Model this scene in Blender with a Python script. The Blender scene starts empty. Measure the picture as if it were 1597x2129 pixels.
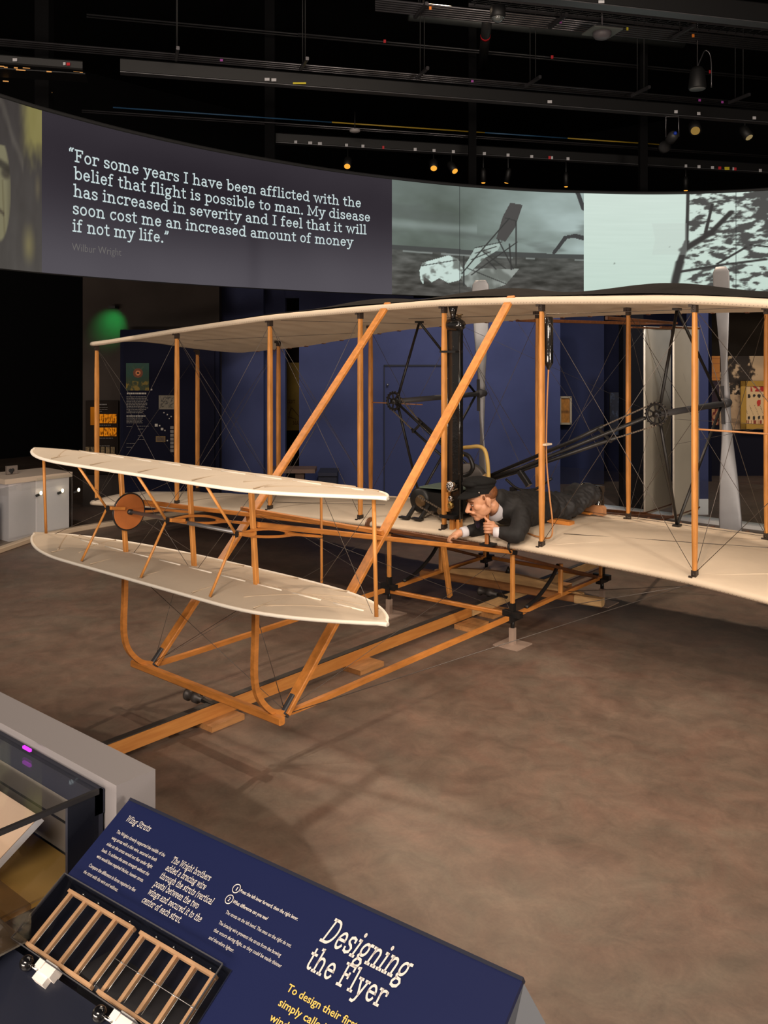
import bpy, bmesh, math, random
import numpy as np
from mathutils import Vector, Matrix, noise
random.seed(7)
SC = bpy.context.scene
COL = SC.collection
# ---------------------------------------------------------------- camera
CAM = np.array([4.488, -6.101, 2.342]); YAW = -math.radians(40.247); FPX = 1889.5; HZ = 722.8; CX = 798.5
cam_d = bpy.data.cameras.new('camera'); cam = bpy.data.objects.new('camera', cam_d); COL.objects.link(cam)
cam.location = CAM; cam.rotation_euler = (math.pi/2, 0, -YAW)
cam_d.sensor_fit = 'HORIZONTAL'; cam_d.sensor_width = 36.0; cam_d.lens = 36.0*FPX/1597.0
cam_d.shift_y = -(1064.5-HZ)/1597.0; cam_d.clip_start = 0.05; cam_d.clip_end = 100
SC.camera = cam
SC.view_settings.view_transform = 'Standard'; SC.view_settings.look = 'None'
SC.view_settings.gamma = 1.0; SC.view_settings.use_curve_mapping = False
SC.view_settings.exposure = 0.0
# ---------------------------------------------------------------- world and lights
wd = bpy.data.worlds.new('world'); SC.world = wd; wd.use_nodes = True
wd.node_tree.nodes['Background'].inputs[0].default_value = (1.0, .86, .76, 1)
wd.node_tree.nodes['Background'].inputs[1].default_value = 0.25
def aim(o, tgt):
    d = Vector(tgt)-o.location
    o.rotation_euler = d.to_track_quat('-Z', 'Y').to_euler()
def spot(name, loc, tgt, power, color, size=50, blend=.5, rad=.06):
    l = bpy.data.lights.new(name, 'SPOT'); l.energy = power; l.color = color
    l.spot_size = math.radians(size); l.spot_blend = blend; l.shadow_soft_size = rad
    o = bpy.data.objects.new(name, l); COL.objects.link(o); o.location = loc; aim(o, tgt); return o
def area(name, loc, tgt, power, color, sx, sy):
    l = bpy.data.lights.new(name, 'AREA'); l.energy = power; l.color = color
    l.shape = 'RECTANGLE'; l.size = sx; l.size_y = sy
    o = bpy.data.objects.new(name, l); COL.objects.link(o); o.location = loc; aim(o, tgt); return o
WARM = (1.0, .74, .52); WARM2 = (1.0, .84, .68); COOL = (.70, .78, 1.0)
area('overhead_light', (1.8, -.4, 7.6), (1.4, .2, 0), 270, (1.0, .84, .69), 6.0, 5.0)
area('front_fill_light', (5.5, -10.5, 6.2), (.4, .4, .4), 780, (1.0, .85, .72), 5.0, 2.5)  # unseen fill added above and behind the camera to reach under the wing
area('low_fill_light', (1.5, -9.5, .75), (-.8, .4, 2.2), 400, (1.0, .84, .70), 6.0, .9)  # unseen low fill added to lift the underside of the upper wing
area('side_fill_light', (10.5, -3.0, 1.2), (0, 1.0, 2.0), 360, (1.0, .86, .72), 3.0, 1.0)  # unseen low fill area on the right side
spot('spot_light', (-4.2, -2.4, 6.8), (.3, -1.8, .3), 300, WARM, 46, .8, .12)
spot('spot_light', (-3.4, 1.6, 6.8), (.2, -1.2, .3), 360, WARM, 60, .8, .12)
spot('spot_light', (2.6, -3.4, 6.4), (1.6, .6, .8), 130, WARM2, 50, .7, .09)
spot('spot_light', (3.4, -5.6, 5.2), (1.7, -.5, 0), 420, WARM, 50, .9, .15)
spot('spot_light', (.9, -4.6, 6.0), (.5, 0, 1.0), 260, WARM2, 24, .6, .06)
spot('spot_light', (6.5, -1.0, 7.0), (2.8, -3.0, 0), 330, WARM, 60, .9, .15)
spot('spot_light', (-2.8, 3.6, 7.2), (.6, .4, 0), 950, WARM, 70, .8, .12)
spot('spot_light', (-6.0, -4.0, 6.2), (-1.6, .8, 0), 620, WARM2, 60, .9, .2)
spot('spot_light', (8.0, -3.5, 5.4), (1.6, .8, .2), 620, WARM2, 55, .9, .2)
spot('spot_light', (3.4, 4.0, 7.4), (2.2, 1.6, 0), 420, WARM2, 80, .9, .12)
spot('cabinet_fill_spot', (-4.6, -2.6, 5.6), (-6.0, -.3, .4), 170, (1.0, .93, .92), 40, .7, .1)  # unseen spot added to whiten the display cabinet
spot('wall_wash', (-1.0, 1.5, 5.6), (-5.3, 5.9, 1.2), 520, (.86, .90, 1.0), 62, .8, .15)
spot('wall_wash', (1.2, 3.0, 5.6), (-3.0, 7.6, 1.2), 520, (.86, .90, 1.0), 62, .8, .15)
spot('wall_wash', (2.0, 5.2, 5.6), (2.0, 11.0, 1.5), 420, WARM, 70, .8, .15)
# ---------------------------------------------------------------- sight lines of the surveyed photograph -> points in the hall
FW = np.array([math.sin(YAW), math.cos(YAW), 0]); RT = np.array([math.cos(YAW), -math.sin(YAW), 0]); UPV = np.array([0, 0, 1.])
def ray(u, v): return FW+RT*(u-CX)/FPX+UPV*(HZ-v)/FPX
def atD(u, v, d): return CAM+ray(u, v)*d
def onZ(u, v, z): r = ray(u, v); return CAM+r*(z-CAM[2])/r[2]
def onX(u, v, x): r = ray(u, v); return CAM+r*(x-CAM[0])/r[0]
def onY(u, v, y): r = ray(u, v); return CAM+r*(y-CAM[1])/r[1]
# ---------------------------------------------------------------- materials
MATS = {}
def mat(name, col, rough=.6, metal=0., var=.0, vscale=6., bump=0., bscale=40., stretch=None, col2=None, spec=.5, coat=0.):
    if name in MATS: return MATS[name]
    m = bpy.data.materials.new(name); m.use_nodes = True; nt = m.node_tree; b = nt.nodes['Principled BSDF']
    b.inputs['Roughness'].default_value = rough; b.inputs['Metallic'].default_value = metal
    b.inputs['Specular IOR Level'].default_value = spec
    b.inputs['Coat Weight'].default_value = coat
    c = (*col, 1)
    b.inputs['Base Color'].default_value = c
    tc = nt.nodes.new('ShaderNodeTexCoord'); mp = nt.nodes.new('ShaderNodeMapping'); nt.links.new(tc.outputs['Object'], mp.inputs[0])
    if stretch: mp.inputs['Scale'].default_value = stretch
    if var > 0 or col2:
        n = nt.nodes.new('ShaderNodeTexNoise'); n.inputs['Scale'].default_value = vscale; n.inputs['Detail'].default_value = 6
        nt.links.new(mp.outputs[0], n.inputs['Vector'])
        cr = nt.nodes.new('ShaderNodeValToRGB')
        cr.color_ramp.elements[0].position = .3; cr.color_ramp.elements[1].position = .7
        c2 = (*col2, 1) if col2 else tuple(min(1, x*(1+var)) for x in col)+(1,)
        c1 = c if col2 else tuple(x*(1-var) for x in col)+(1,)
        cr.color_ramp.elements[0].color = c1; cr.color_ramp.elements[1].color = c2
        nt.links.new(n.outputs[0], cr.inputs[0]); nt.links.new(cr.outputs[0], b.inputs['Base Color'])
    if bump > 0:
        n2 = nt.nodes.new('ShaderNodeTexNoise'); n2.inputs['Scale'].default_value = bscale; n2.inputs['Detail'].default_value = 4
        nt.links.new(mp.outputs[0], n2.inputs['Vector'])
        bp = nt.nodes.new('ShaderNodeBump'); bp.inputs['Strength'].default_value = bump; bp.inputs['Distance'].default_value = .01
        nt.links.new(n2.outputs[0], bp.inputs['Height']); nt.links.new(bp.outputs[0], b.inputs['Normal'])
    MATS[name] = m; return m
def emis(name, col, strength=1.):
    if name in MATS: return MATS[name]
    m = bpy.data.materials.new(name); m.use_nodes = True; nt = m.node_tree; nt.nodes.clear()
    e = nt.nodes.new('ShaderNodeEmission'); e.inputs[0].default_value = (*col, 1); e.inputs[1].default_value = strength
    o = nt.nodes.new('ShaderNodeOutputMaterial'); nt.links.new(e.outputs[0], o.inputs[0]); MATS[name] = m; return m
def attr_mat(name, emission, rough=.7, strength=1.):
    if name in MATS: return MATS[name]
    m = bpy.data.materials.new(name); m.use_nodes = True; nt = m.node_tree
    a = nt.nodes.new('ShaderNodeAttribute'); a.attribute_name = 'pic'
    if emission:
        nt.nodes.clear(); a = nt.nodes.new('ShaderNodeAttribute'); a.attribute_name = 'pic'
        e = nt.nodes.new('ShaderNodeEmission'); e.inputs[1].default_value = strength
        o = nt.nodes.new('ShaderNodeOutputMaterial'); nt.links.new(a.outputs[0], e.inputs[0]); nt.links.new(e.outputs[0], o.inputs[0])
    else:
        b = nt.nodes['Principled BSDF']; b.inputs['Roughness'].default_value = rough; nt.links.new(a.outputs[0], b.inputs['Base Color'])
    MATS[name] = m; return m
def glass_mat(name, tint=(.96, .975, .97), gloss=.10):
    if name in MATS: return MATS[name]
    m = bpy.data.materials.new(name); m.use_nodes = True; nt = m.node_tree; nt.nodes.clear()
    t = nt.nodes.new('ShaderNodeBsdfTransparent'); t.inputs[0].default_value = (*tint, 1)
    g = nt.nodes.new('ShaderNodeBsdfGlossy'); g.inputs['Roughness'].default_value = .02
    lw = nt.nodes.new('ShaderNodeLayerWeight'); lw.inputs[0].default_value = .25
    mu = nt.nodes.new('ShaderNodeMath'); mu.operation = 'MULTIPLY_ADD'; mu.inputs[1].default_value = .28; mu.inputs[2].default_value = gloss*.3
    nt.links.new(lw.outputs['Fresnel'], mu.inputs[0])
    mx = nt.nodes.new('ShaderNodeMixShader'); o = nt.nodes.new('ShaderNodeOutputMaterial')
    nt.links.new(mu.outputs[0], mx.inputs[0]); nt.links.new(t.outputs[0], mx.inputs[1]); nt.links.new(g.outputs[0], mx.inputs[2]); nt.links.new(mx.outputs[0], o.inputs[0])
    MATS[name] = m; return m
def lin(r, g, b):
    f = lambda c: (c/255/12.92) if c <= 10.3 else ((c/255+.055)/1.055)**2.4
    return (f(r), f(g), f(b))
M_FAB = mat('muslin', (.66, .55, .42), .9, var=.06, vscale=3, bump=.12, bscale=18)
M_ELEV = mat('elevator_muslin', (.56, .48, .38), .9, var=.06, vscale=3, bump=.1, bscale=18)
M_COVER = mat('dark_dust_cloth', (.009, .008, .0075), .95, spec=.1, var=.3, vscale=8, bump=.2)
M_WOOD = mat('spruce', (.56, .235, .055), .42, var=.22, vscale=5, stretch=(6, 6, 1.2), bump=.05)
M_WOODH = mat('spruce_lengthwise', (.54, .205, .042), .42, var=.22, vscale=5, stretch=(6, 1.2, 6), bump=.05)
M_WOODX = mat('spruce_crosswise', (.54, .205, .042), .42, var=.22, vscale=5, stretch=(1.2, 6, 6), bump=.05)
M_DWOOD = mat('dark_varnished_wood', (.125, .045, .016), .4, var=.3, vscale=6, stretch=(1.2, 5, 5))
M_PALE = mat('pale_pine', (.52, .33, .15), .6, var=.2, vscale=5, stretch=(1.2, 6, 6))
M_PALEY = mat('pale_pine_rail', (.50, .30, .13), .6, var=.2, vscale=5, stretch=(6, 1.0, 6))
M_RAIL = mat('rail_pine', (.46, .17, .034), .55, col2=(.56, .24, .055), vscale=6, stretch=(6, .7, 9))
M_IRON = mat('black_iron', (.018, .017, .017), .38, .3, var=.3)
M_BLK = mat('black_enamel', (.008, .008, .008), .13, 0, bump=.25, bscale=30, coat=.5)
M_MATB = mat('matt_black', (.012, .012, .013), .7)
M_STEEL = mat('grey_steel', (.22, .22, .23), .35, .8)
M_WIRE = mat('bracing_wire', (.11, .095, .085), .4, .5)
M_PROP = mat('silver_grey_paint', (.32, .325, .345), .45, .25, var=.08, vscale=6)
M_DGREY = mat('dark_grey_metal', (.06, .06, .065), .5, .3)
M_BRASS = mat('brass', (.62, .42, .14), .25, .9)
M_CHROME = mat('polished_nickel', (.75, .73, .70), .12, 1.)
M_WHITE = mat('white_enamel', (.75, .73, .72), .5)
M_HOSE = mat('tan_rubber', (.55, .36, .10), .55)
M_GREEN = mat('green_oxide', (.10, .14, .11), .5)
M_STAND = mat('taupe_powder_coat', (.34, .25, .20), .55)
M_TAN = mat('tan_line', (.45, .20, .07), .5)
# ---------------------------------------------------------------- mesh builder
WL = {}
def V(*a): return np.array(a, float)
def nrm(v): v = np.asarray(v, float); return v/(np.linalg.norm(v)+1e-12)
class MB:
    def __init__(s): s.v = []; s.f = []; s.sm = []
    def add(s, vs, fs, smooth=False):
        k = len(s.v); s.v.extend([tuple(map(float, p)) for p in vs]); s.f.extend([tuple(k+i for i in f) for f in fs]); s.sm.extend([smooth]*len(fs)); return s
    def box(s, c, sz, ax=None):
        c = np.asarray(c, float); hx, hy, hz = [q/2 for q in sz]
        A = np.eye(3) if ax is None else np.array(ax)
        vs = [c+A[0]*hx*i+A[1]*hy*j+A[2]*hz*k for i in (-1, 1) for j in (-1, 1) for k in (-1, 1)]
        return s.add(vs, [(0, 1, 3, 2), (4, 6, 7, 5), (0, 4, 5, 1), (2, 3, 7, 6), (0, 2, 6, 4), (1, 5, 7, 3)])
    def bb(s, x0, x1, y0, y1, z0, z1): return s.box(((x0+x1)/2, (y0+y1)/2, (z0+z1)/2), (abs(x1-x0), abs(y1-y0), abs(z1-z0)))
    def bar(s, p, q, w, h, up=(0, 0, 1), bev=.15):
        p = np.asarray(p, float); q = np.asarray(q, float); d = nrm(q-p); x = nrm(np.cross(d, up)); y = np.cross(x, d)
        if np.linalg.norm(np.cross(d, up)) < 1e-6: x = V(1, 0, 0); y = np.cross(x, d)
        b = bev*min(w, h); pr = []
        for sx, sy in ((1, 1), (-1, 1), (-1, -1), (1, -1)):
            a = (sx*(w/2), sy*(h/2-b)); c2 = (sx*(w/2-b), sy*(h/2)); pr += ([a, c2] if sx*sy > 0 else [c2, a])
        n = len(pr); vs = [p+x*a+y*c for a, c in pr]+[q+x*a+y*c for a, c in pr]
        fs = [(i, (i+1) % n, n+(i+1) % n, n+i) for i in range(n)]+[tuple(range(n))[::-1], tuple(range(n, 2*n))]
        return s.add(vs, fs)
    def tube(s, pts, r, n=10, cap=True, smooth=True, flat=None, closed=False):
        pts = [np.asarray(p, float) for p in pts]; m = len(pts); rs = r if hasattr(r, '__len__') else [r]*m
        ring = []; prev = None
        for i in range(m):
            if closed: d = nrm(pts[(i+1) % m]-pts[i-1])
            else: d = nrm(pts[min(i+1, m-1)]-pts[max(i-1, 0)])
            if prev is None:
                a = V(0, 0, 1) if abs(d[2]) < .9 else V(1, 0, 0)
                x = nrm(np.cross(d, a))
            else: x = nrm(prev-d*np.dot(prev, d))
            prev = x; y = np.cross(d, x)
            for k in range(n):
                t = 2*math.pi*k/n; ring.append(pts[i]+rs[i]*(x*math.cos(t)+y*math.sin(t)))
        fs = []
        for i in range(m if closed else m-1):
            j = (i+1) % m
            for k in range(n): fs.append((i*n+k, i*n+(k+1) % n, j*n+(k+1) % n, j*n+k))
        if cap and not closed: fs += [tuple(range(n))[::-1], tuple(range((m-1)*n, m*n))]
        return s.add(ring, fs, smooth)
    def lathe(s, c, axis, prof, n=24, smooth=True):
        c = np.asarray(c, float); d = nrm(axis); a = V(0, 0, 1) if abs(d[2]) < .9 else V(1, 0, 0); x = nrm(np.cross(d, a)); y = np.cross(d, x)
        vs = []; m = len(prof)
        for r, h in prof:
            for k in range(n): t = 2*math.pi*k/n; vs.append(c+d*h+r*(x*math.cos(t)+y*math.sin(t)))
        fs = [(i*n+k, i*n+(k+1) % n, (i+1)*n+(k+1) % n, (i+1)*n+k) for i in range(m-1) for k in range(n)]
        fs += [tuple(range(n))[::-1], tuple(range((m-1)*n, m*n))]
        return s.add(vs, fs, smooth)
    def ell(s, c, r, ax=None, n=16, m=10):
        c = np.asarray(c, float); A = np.eye(3) if ax is None else np.array(ax); vs = []
        for i in range(m+1):
            p = math.pi*i/m
            for k in range(n):
                t = 2*math.pi*k/n; l = V(math.sin(p)*math.cos(t)*r[0], math.sin(p)*math.sin(t)*r[1], math.cos(p)*r[2])
                vs.append(c+A[0]*l[0]+A[1]*l[1]+A[2]*l[2])
        fs = [(i*n+k, (i+1)*n+k, (i+1)*n+(k+1) % n, i*n+(k+1) % n) for i in range(m) for k in range(n)]
        return s.add(vs, fs, True)
    def prism(s, poly, d):   # poly: 3D points (ccw seen against d), extruded along d
        poly = [np.asarray(p, float) for p in poly]; n = len(poly); d = np.asarray(d, float)
        vs = poly+[p+d for p in poly]
        return s.add(vs, [tuple(range(n))[::-1], tuple(range(n, 2*n))]+[(i, (i+1) % n, n+(i+1) % n, n+i) for i in range(n)])
    def grid(s, fn, nu, nv, smooth=True, wrap=False):
        vs = [fn(i/(nu-1), j/(nv-1)) for i in range(nu) for j in range(nv)]
        fs = [(i*nv+j, (i+1)*nv+j, (i+1)*nv+j+1, i*nv+j+1) for i in range(nu-1) for j in range(nv-1)]
        return s.add(vs, fs, smooth)
    def build(s, name, material, parent=None, pic=None):
        v = np.array(s.v); lo = v.min(0); hi = v.max(0); base = V((lo[0]+hi[0])/2, (lo[1]+hi[1])/2, lo[2])
        me = bpy.data.meshes.new(name); me.from_pydata([tuple(p) for p in (v-base)], [], s.f)
        if pic is not None:
            at = me.color_attributes.new('pic', 'FLOAT_COLOR', 'POINT')
            arr = np.ones((len(v), 4), np.float32); arr[:, :3] = pic; at.data.foreach_set('color', arr.ravel())
        me.validate()
        me.polygons.foreach_set('use_smooth', s.sm[:len(me.polygons)]+[False]*(len(me.polygons)-len(s.sm)))
        bm = bmesh.new(); bm.from_mesh(me); bmesh.ops.recalc_face_normals(bm, faces=bm.faces); bm.to_mesh(me); bm.free()
        me.materials.append(material); me.update()
        o = bpy.data.objects.new(name, me); COL.objects.link(o); place(o, base, parent); return o
def place(o, base, parent=None):
    base = np.asarray(base, float); WL[o.name] = base
    o.location = base-(WL[parent.name] if parent is not None else 0)
    if parent is not None: o.parent = parent
def thing(name, loc, label, cat, group=None):
    o = bpy.data.objects.new(name, None); COL.objects.link(o); o.empty_display_size = .1; place(o, V(*loc)); tag(o, label, cat, group); return o
def tag(o, label=None, cat=None, group=None, kind=None):
    if label: o['label'] = label
    if cat: o['category'] = cat
    if group: o['group'] = group
    if kind: o['kind'] = kind
    return o
def struct(mb, name, material): return tag(mb.build(name, material), kind='structure')
def curve(pts, n=8):   # Catmull-Rom through points
    P = [np.asarray(p, float) for p in pts]; P = [2*P[0]-P[1]]+P+[2*P[-1]-P[-2]]; out = []
    for i in range(1, len(P)-2):
        for k in range(n):
            t = k/n; a, b, c, d = P[i-1:i+3]
            out.append(.5*((2*b)+(-a+c)*t+(2*a-5*b+4*c-d)*t*t+(-a+3*b-3*c+d)*t**3))
    return out+[P[-2]]
def interp(x, xs, ys): return float(np.interp(x, xs, ys))
# ================================================================ slab-serif stroke lettering
def arc(cx, cy, rx, ry, a0, a1, n=None):
    n = n or max(6, int(abs(a1-a0)/18))
    return [(cx+rx*math.cos(math.radians(a0+(a1-a0)*i/n)), cy+ry*math.sin(math.radians(a0+(a1-a0)*i/n))) for i in range(n+1)]
def L(*p): return [(p[i], p[i+1]) for i in range(0, len(p), 2)]
def S(x0, x1, y): return [(x0, y), (x1, y)]
GL = {  # advance, strokes (x-height 50, capitals 72)
 'a': (50, [arc(22, 34, 14, 14, 150, 0)+[(36, 4), (38, 2), (46, 2)], arc(22, 15, 15, 13, 0, 360)]),
 'b': (54, [L(12, 2, 12, 74), S(3, 12, 72), arc(30, 25, 18, 23, 0, 360)]),
 'c': (47, [arc(26, 25, 18, 23, 45, 322), L(39, 40, 39, 48)]),
 'd': (56, [L(42, 74, 42, 2), S(33, 42, 72), S(42, 52, 2), arc(24, 25, 18, 23, 0, 360)]),
 'e': (49, [S(8, 42, 27), arc(25, 25, 17, 23, 5, 325)]),
 'f': (36, [[(14, 2), (14, 60)]+arc(25, 60, 11, 12, 180, 50), S(4, 28, 48), S(5, 25, 2)]),
 'g': (52, [arc(23, 31, 15, 17, 0, 360), L(33, 44, 38, 49, 47, 49), [(14, 17), (10, 10), (15, 4), (34, 2), (42, -6), (38, -16), (24, -20), (10, -17), (7, -9), (15, 3)]]),
 'h': (58, [L(13, 2, 13, 74), S(4, 13, 72), [(13, 30)]+arc(29, 32, 15, 16, 150, 0)+[(44, 2)], S(5, 22, 2), S(36, 53, 2)]),
 'i': (27, [L(14, 2, 14, 48), S(5, 14, 48), S(5, 23, 2), arc(13, 67, 2.5, 2.5, 0, 360)]),
 'k': (54, [L(13, 2, 13, 74), S(4, 13, 72), L(13, 18, 40, 48), L(24, 30, 43, 2), S(5, 22, 2), S(35, 51, 2), S(32, 48, 48)]),
 'l': (27, [L(14, 2, 14, 74), S(5, 14, 72), S(5, 23, 2)]),
 'm': (86, [L(13, 2, 13, 48), S(4, 13, 48), [(13, 30)]+arc(27, 32, 14, 16, 150, 0)+[(41, 2)], [(41, 30)]+arc(56, 32, 15, 16, 150, 0)+[(71, 2)], S(5, 22, 2), S(34, 49, 2), S(63, 80, 2)]),
 'n': (58, [L(13, 2, 13, 48), S(4, 13, 48), [(13, 30)]+arc(29, 32, 15, 16, 150, 0)+[(44, 2)], S(5, 22, 2), S(36, 53, 2)]),
 'o': (51, [arc(25, 25, 18, 23, 0, 360)]),
 'p': (55, [L(13, 48, 13, -22), S(4, 13, 48), S(4, 23, -22), arc(31, 25, 18, 23, 0, 360)]),
 'r': (43, [L(13, 2, 13, 48), S(4, 13, 48), S(5, 24, 2), [(13, 28)]+arc(30, 32, 17, 16, 160, 50), L(40, 46, 40, 38)]),
 's': (43, [[(36, 38), (35, 44), (22, 48), (10, 44), (9, 34), (16, 28), (28, 24), (36, 18), (35, 7), (22, 2), (9, 6), (7, 13)]]),
 't': (36, [[(15, 64), (15, 14)]+arc(25, 14, 10, 12, 180, 310), S(4, 30, 48)]),
 'u': (57, [[(12, 48), (12, 18)]+arc(27, 17, 15, 15, 180, 350)+[(42, 30)], L(42, 48, 42, 2, 52, 2), S(3, 12, 48), S(33, 42, 48)]),
 'v': (53, [L(10, 48, 27, 2, 44, 48), S(2, 19, 48), S(35, 52, 48)]),
 'w': (77, [L(10, 48, 24, 2, 39, 48, 54, 2, 68, 48), S(2, 19, 48), S(60, 76, 48)]),
 'x': (52, [L(10, 48, 43, 2), L(43, 48, 10, 2), S(3, 19, 48), S(34, 50, 48), S(3, 19, 2), S(34, 50, 2)]),
 'y': (53, [L(10, 48, 28, 3), L(45, 48, 24, -14, 17, -21, 7, -20), S(2, 19, 48), S(36, 53, 48)]),
 'z': (47, [L(8, 40, 8, 48, 38, 48, 8, 2, 40, 2, 40, 11)]),
 'F': (57, [L(15, 2, 15, 70), L(5, 70, 50, 70, 50, 57), S(15, 38, 38), L(38, 45, 38, 31), S(5, 27, 2)]),
 'I': (36, [L(18, 2, 18, 70), S(7, 29, 70), S(7, 29, 2)]),
 'M': (88, [L(15, 2, 15, 70, 44, 14, 73, 70, 73, 2), S(5, 18, 70), S(70, 83, 70), S(5, 25, 2), S(63, 83, 2)]),
 'D': (68, [L(15, 2, 15, 70), [(5, 70), (30, 70)]+arc(30, 36, 28, 34, 90, -90)+[(5, 2)]]),
 'T': (62, [L(31, 2, 31, 70), L(7, 56, 7, 70, 55, 70, 55, 56), S(20, 42, 2)]),
 'W': (98, [L(11, 70, 29, 2, 48, 66, 67, 2, 86, 70), S(2, 22, 70), S(76, 96, 70)]),
 'S': (54, [[(44, 52), (43, 64), (27, 70), (12, 65), (9, 53), (16, 43), (36, 33), (45, 22), (42, 8), (27, 2), (11, 6), (8, 18)]]),
 'C': (63, [arc(34, 36, 26, 34, 45, 318), L(53, 58, 53, 70)]),
 'E': (60, [L(15, 2, 15, 70), L(5, 70, 50, 70, 50, 57), S(15, 38, 38), L(5, 2, 52, 2, 52, 16)]),
 'N': (68, [L(14, 2, 14, 70, 54, 2, 54, 70), S(5, 16, 70), S(45, 63, 70), S(5, 24, 2)]),
 'A': (66, [L(10, 2, 33, 70, 56, 2), S(19, 47, 26), S(2, 20, 2), S(46, 64, 2)]),
 '.': (22, [arc(11, 4, 3, 3, 0, 360)]), ',': (22, [L(12, 6, 12, 0, 7, -10)]),
 '(': (30, [arc(34, 30, 22, 48, 130, 230)]), ')': (30, [arc(-4, 30, 22, 48, -50, 50)]),
 '\u201c': (38, [L(18, 76, 10, 66, 11, 58), L(32, 76, 24, 66, 25, 58)]), '\u201d': (38, [L(13, 76, 13, 69, 6, 58), L(27, 76, 27, 69, 20, 58)]),
}
def text_strokes(txt):
    x = 0; out = []
    for ch in txt:
        if ch == ' ': x += 27; continue
        a, st = GL[ch]
        for s in st: out.append([(px+x, py) for px, py in s])
        x += a+3
    return out, x
def slab_text(mb, txt, fn, w=8.5, wx=None, slant=0.):
    """fn(x,y) in glyph units -> 3D point"""
    st, wid = text_strokes(txt)
    for s in st:
        s = [(x+slant*y, y) for x, y in s]
        pts = []; P = np.array(s, float); n = len(P)
        seg = [P[0]]
        for a, b in zip(P[:-1], P[1:]):
            if np.linalg.norm(b-a) > 1e-6: seg.append(b)
        P = np.array(seg); n = len(P)
        closed = np.linalg.norm(P[0]-P[-1]) < 1e-3
        vs = []
        for i in range(n):
            a = P[i-1] if i > 0 else (P[-2] if closed else P[0]); b = P[i+1] if i < n-1 else (P[1] if closed else P[-1])
            t1 = nrm(P[i]-a) if np.linalg.norm(P[i]-a) > 1e-6 else nrm(b-P[i]); t2 = nrm(b-P[i]) if np.linalg.norm(b-P[i]) > 1e-6 else t1
            nn = nrm(V(-(t1+t2)[1], (t1+t2)[0])); k = 1/max(.45, abs(np.dot(nn, V(-t1[1], t1[0]))))
            o = nn*w/2*k; q = P[i].copy()
            if not closed and i == 0: q = q-t1*w*.45
            if not closed and i == n-1: q = q+t1*w*.45
            vs += [fn(*(q+o)), fn(*(q-o))]
        mb.add(vs, [(2*i, 2*i+1, 2*i+3, 2*i+2) for i in range(n-1)])
    return wid
def text_width(txt): return text_strokes(txt)[1]
def sans_text(mb, txt, fn, bold=0.):
    """built-in sans lettering; fn(x,y) with cap height ~0.72 units"""
    cu = bpy.data.curves.new('t', 'FONT'); cu.body = txt; cu.size = 1.0; cu.resolution_u = 2; cu.offset = bold
    ob = bpy.data.objects.new('t', cu); COL.objects.link(ob)
    me = bpy.data.meshes.new_from_object(ob.evaluated_get(bpy.context.evaluated_depsgraph_get()))
    vs = [(v.co.x, v.co.y) for v in me.vertices]; wid = max([v[0] for v in vs]) if vs else 0
    mb.add([fn(*p) for p in vs], [tuple(p.vertices) for p in me.polygons])
    bpy.data.objects.remove(ob); bpy.data.curves.remove(cu); bpy.data.meshes.remove(me)
    return wid
def sans_fit(mb, txt, fn, width, size, bold=0.):
    """scale the line to a given width; fn(x,y) in metres"""
    tmp = MB(); w = sans_text(tmp, txt, lambda x, y: (x, y, 0), bold)
    k = width/w; sans_text(mb, txt, lambda x, y: fn(x*k, y*size), bold)
def fbm(x, y, o=4, seed=0.):
    return sum(noise.noise(Vector((x*2**k+seed, y*2**k-seed, seed*1.7)))/2**k for k in range(o))
def sst(a, b, x): t = min(1, max(0, (x-a)/(b-a))); return t*t*(3-2*t)
def mix(a, b, t): return tuple(p+(q-p)*t for p, q in zip(a, b))
def seg_d(px, py, x0, y0, x1, y1):
    dx, dy = x1-x0, y1-y0; t = max(0, min(1, ((px-x0)*dx+(py-y0)*dy)/(dx*dx+dy*dy+1e-9)))
    return math.hypot(px-x0-t*dx, py-y0-t*dy), t
def in_poly(x, y, P):
    c = False; j = len(P)-1
    for i in range(len(P)):
        if (P[i][1] > y) != (P[j][1] > y) and x < (P[j][0]-P[i][0])*(y-P[i][1])/(P[j][1]-P[i][1])+P[i][0]: c = not c
        j = i
    return c
def picture(name, fn, nu, nv, colfn, material, parent=None):
    """fn(a,b)->3D point, colfn(a,b)->sRGB 0-255"""
    mb = MB(); mb.grid(fn, nu, nv); pic = np.array([lin(*[max(0, min(255, c)) for c in colfn(i/(nu-1), j/(nv-1))]) for i in range(nu) for j in range(nv)])
    return mb.build(name, material, parent, pic)

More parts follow.
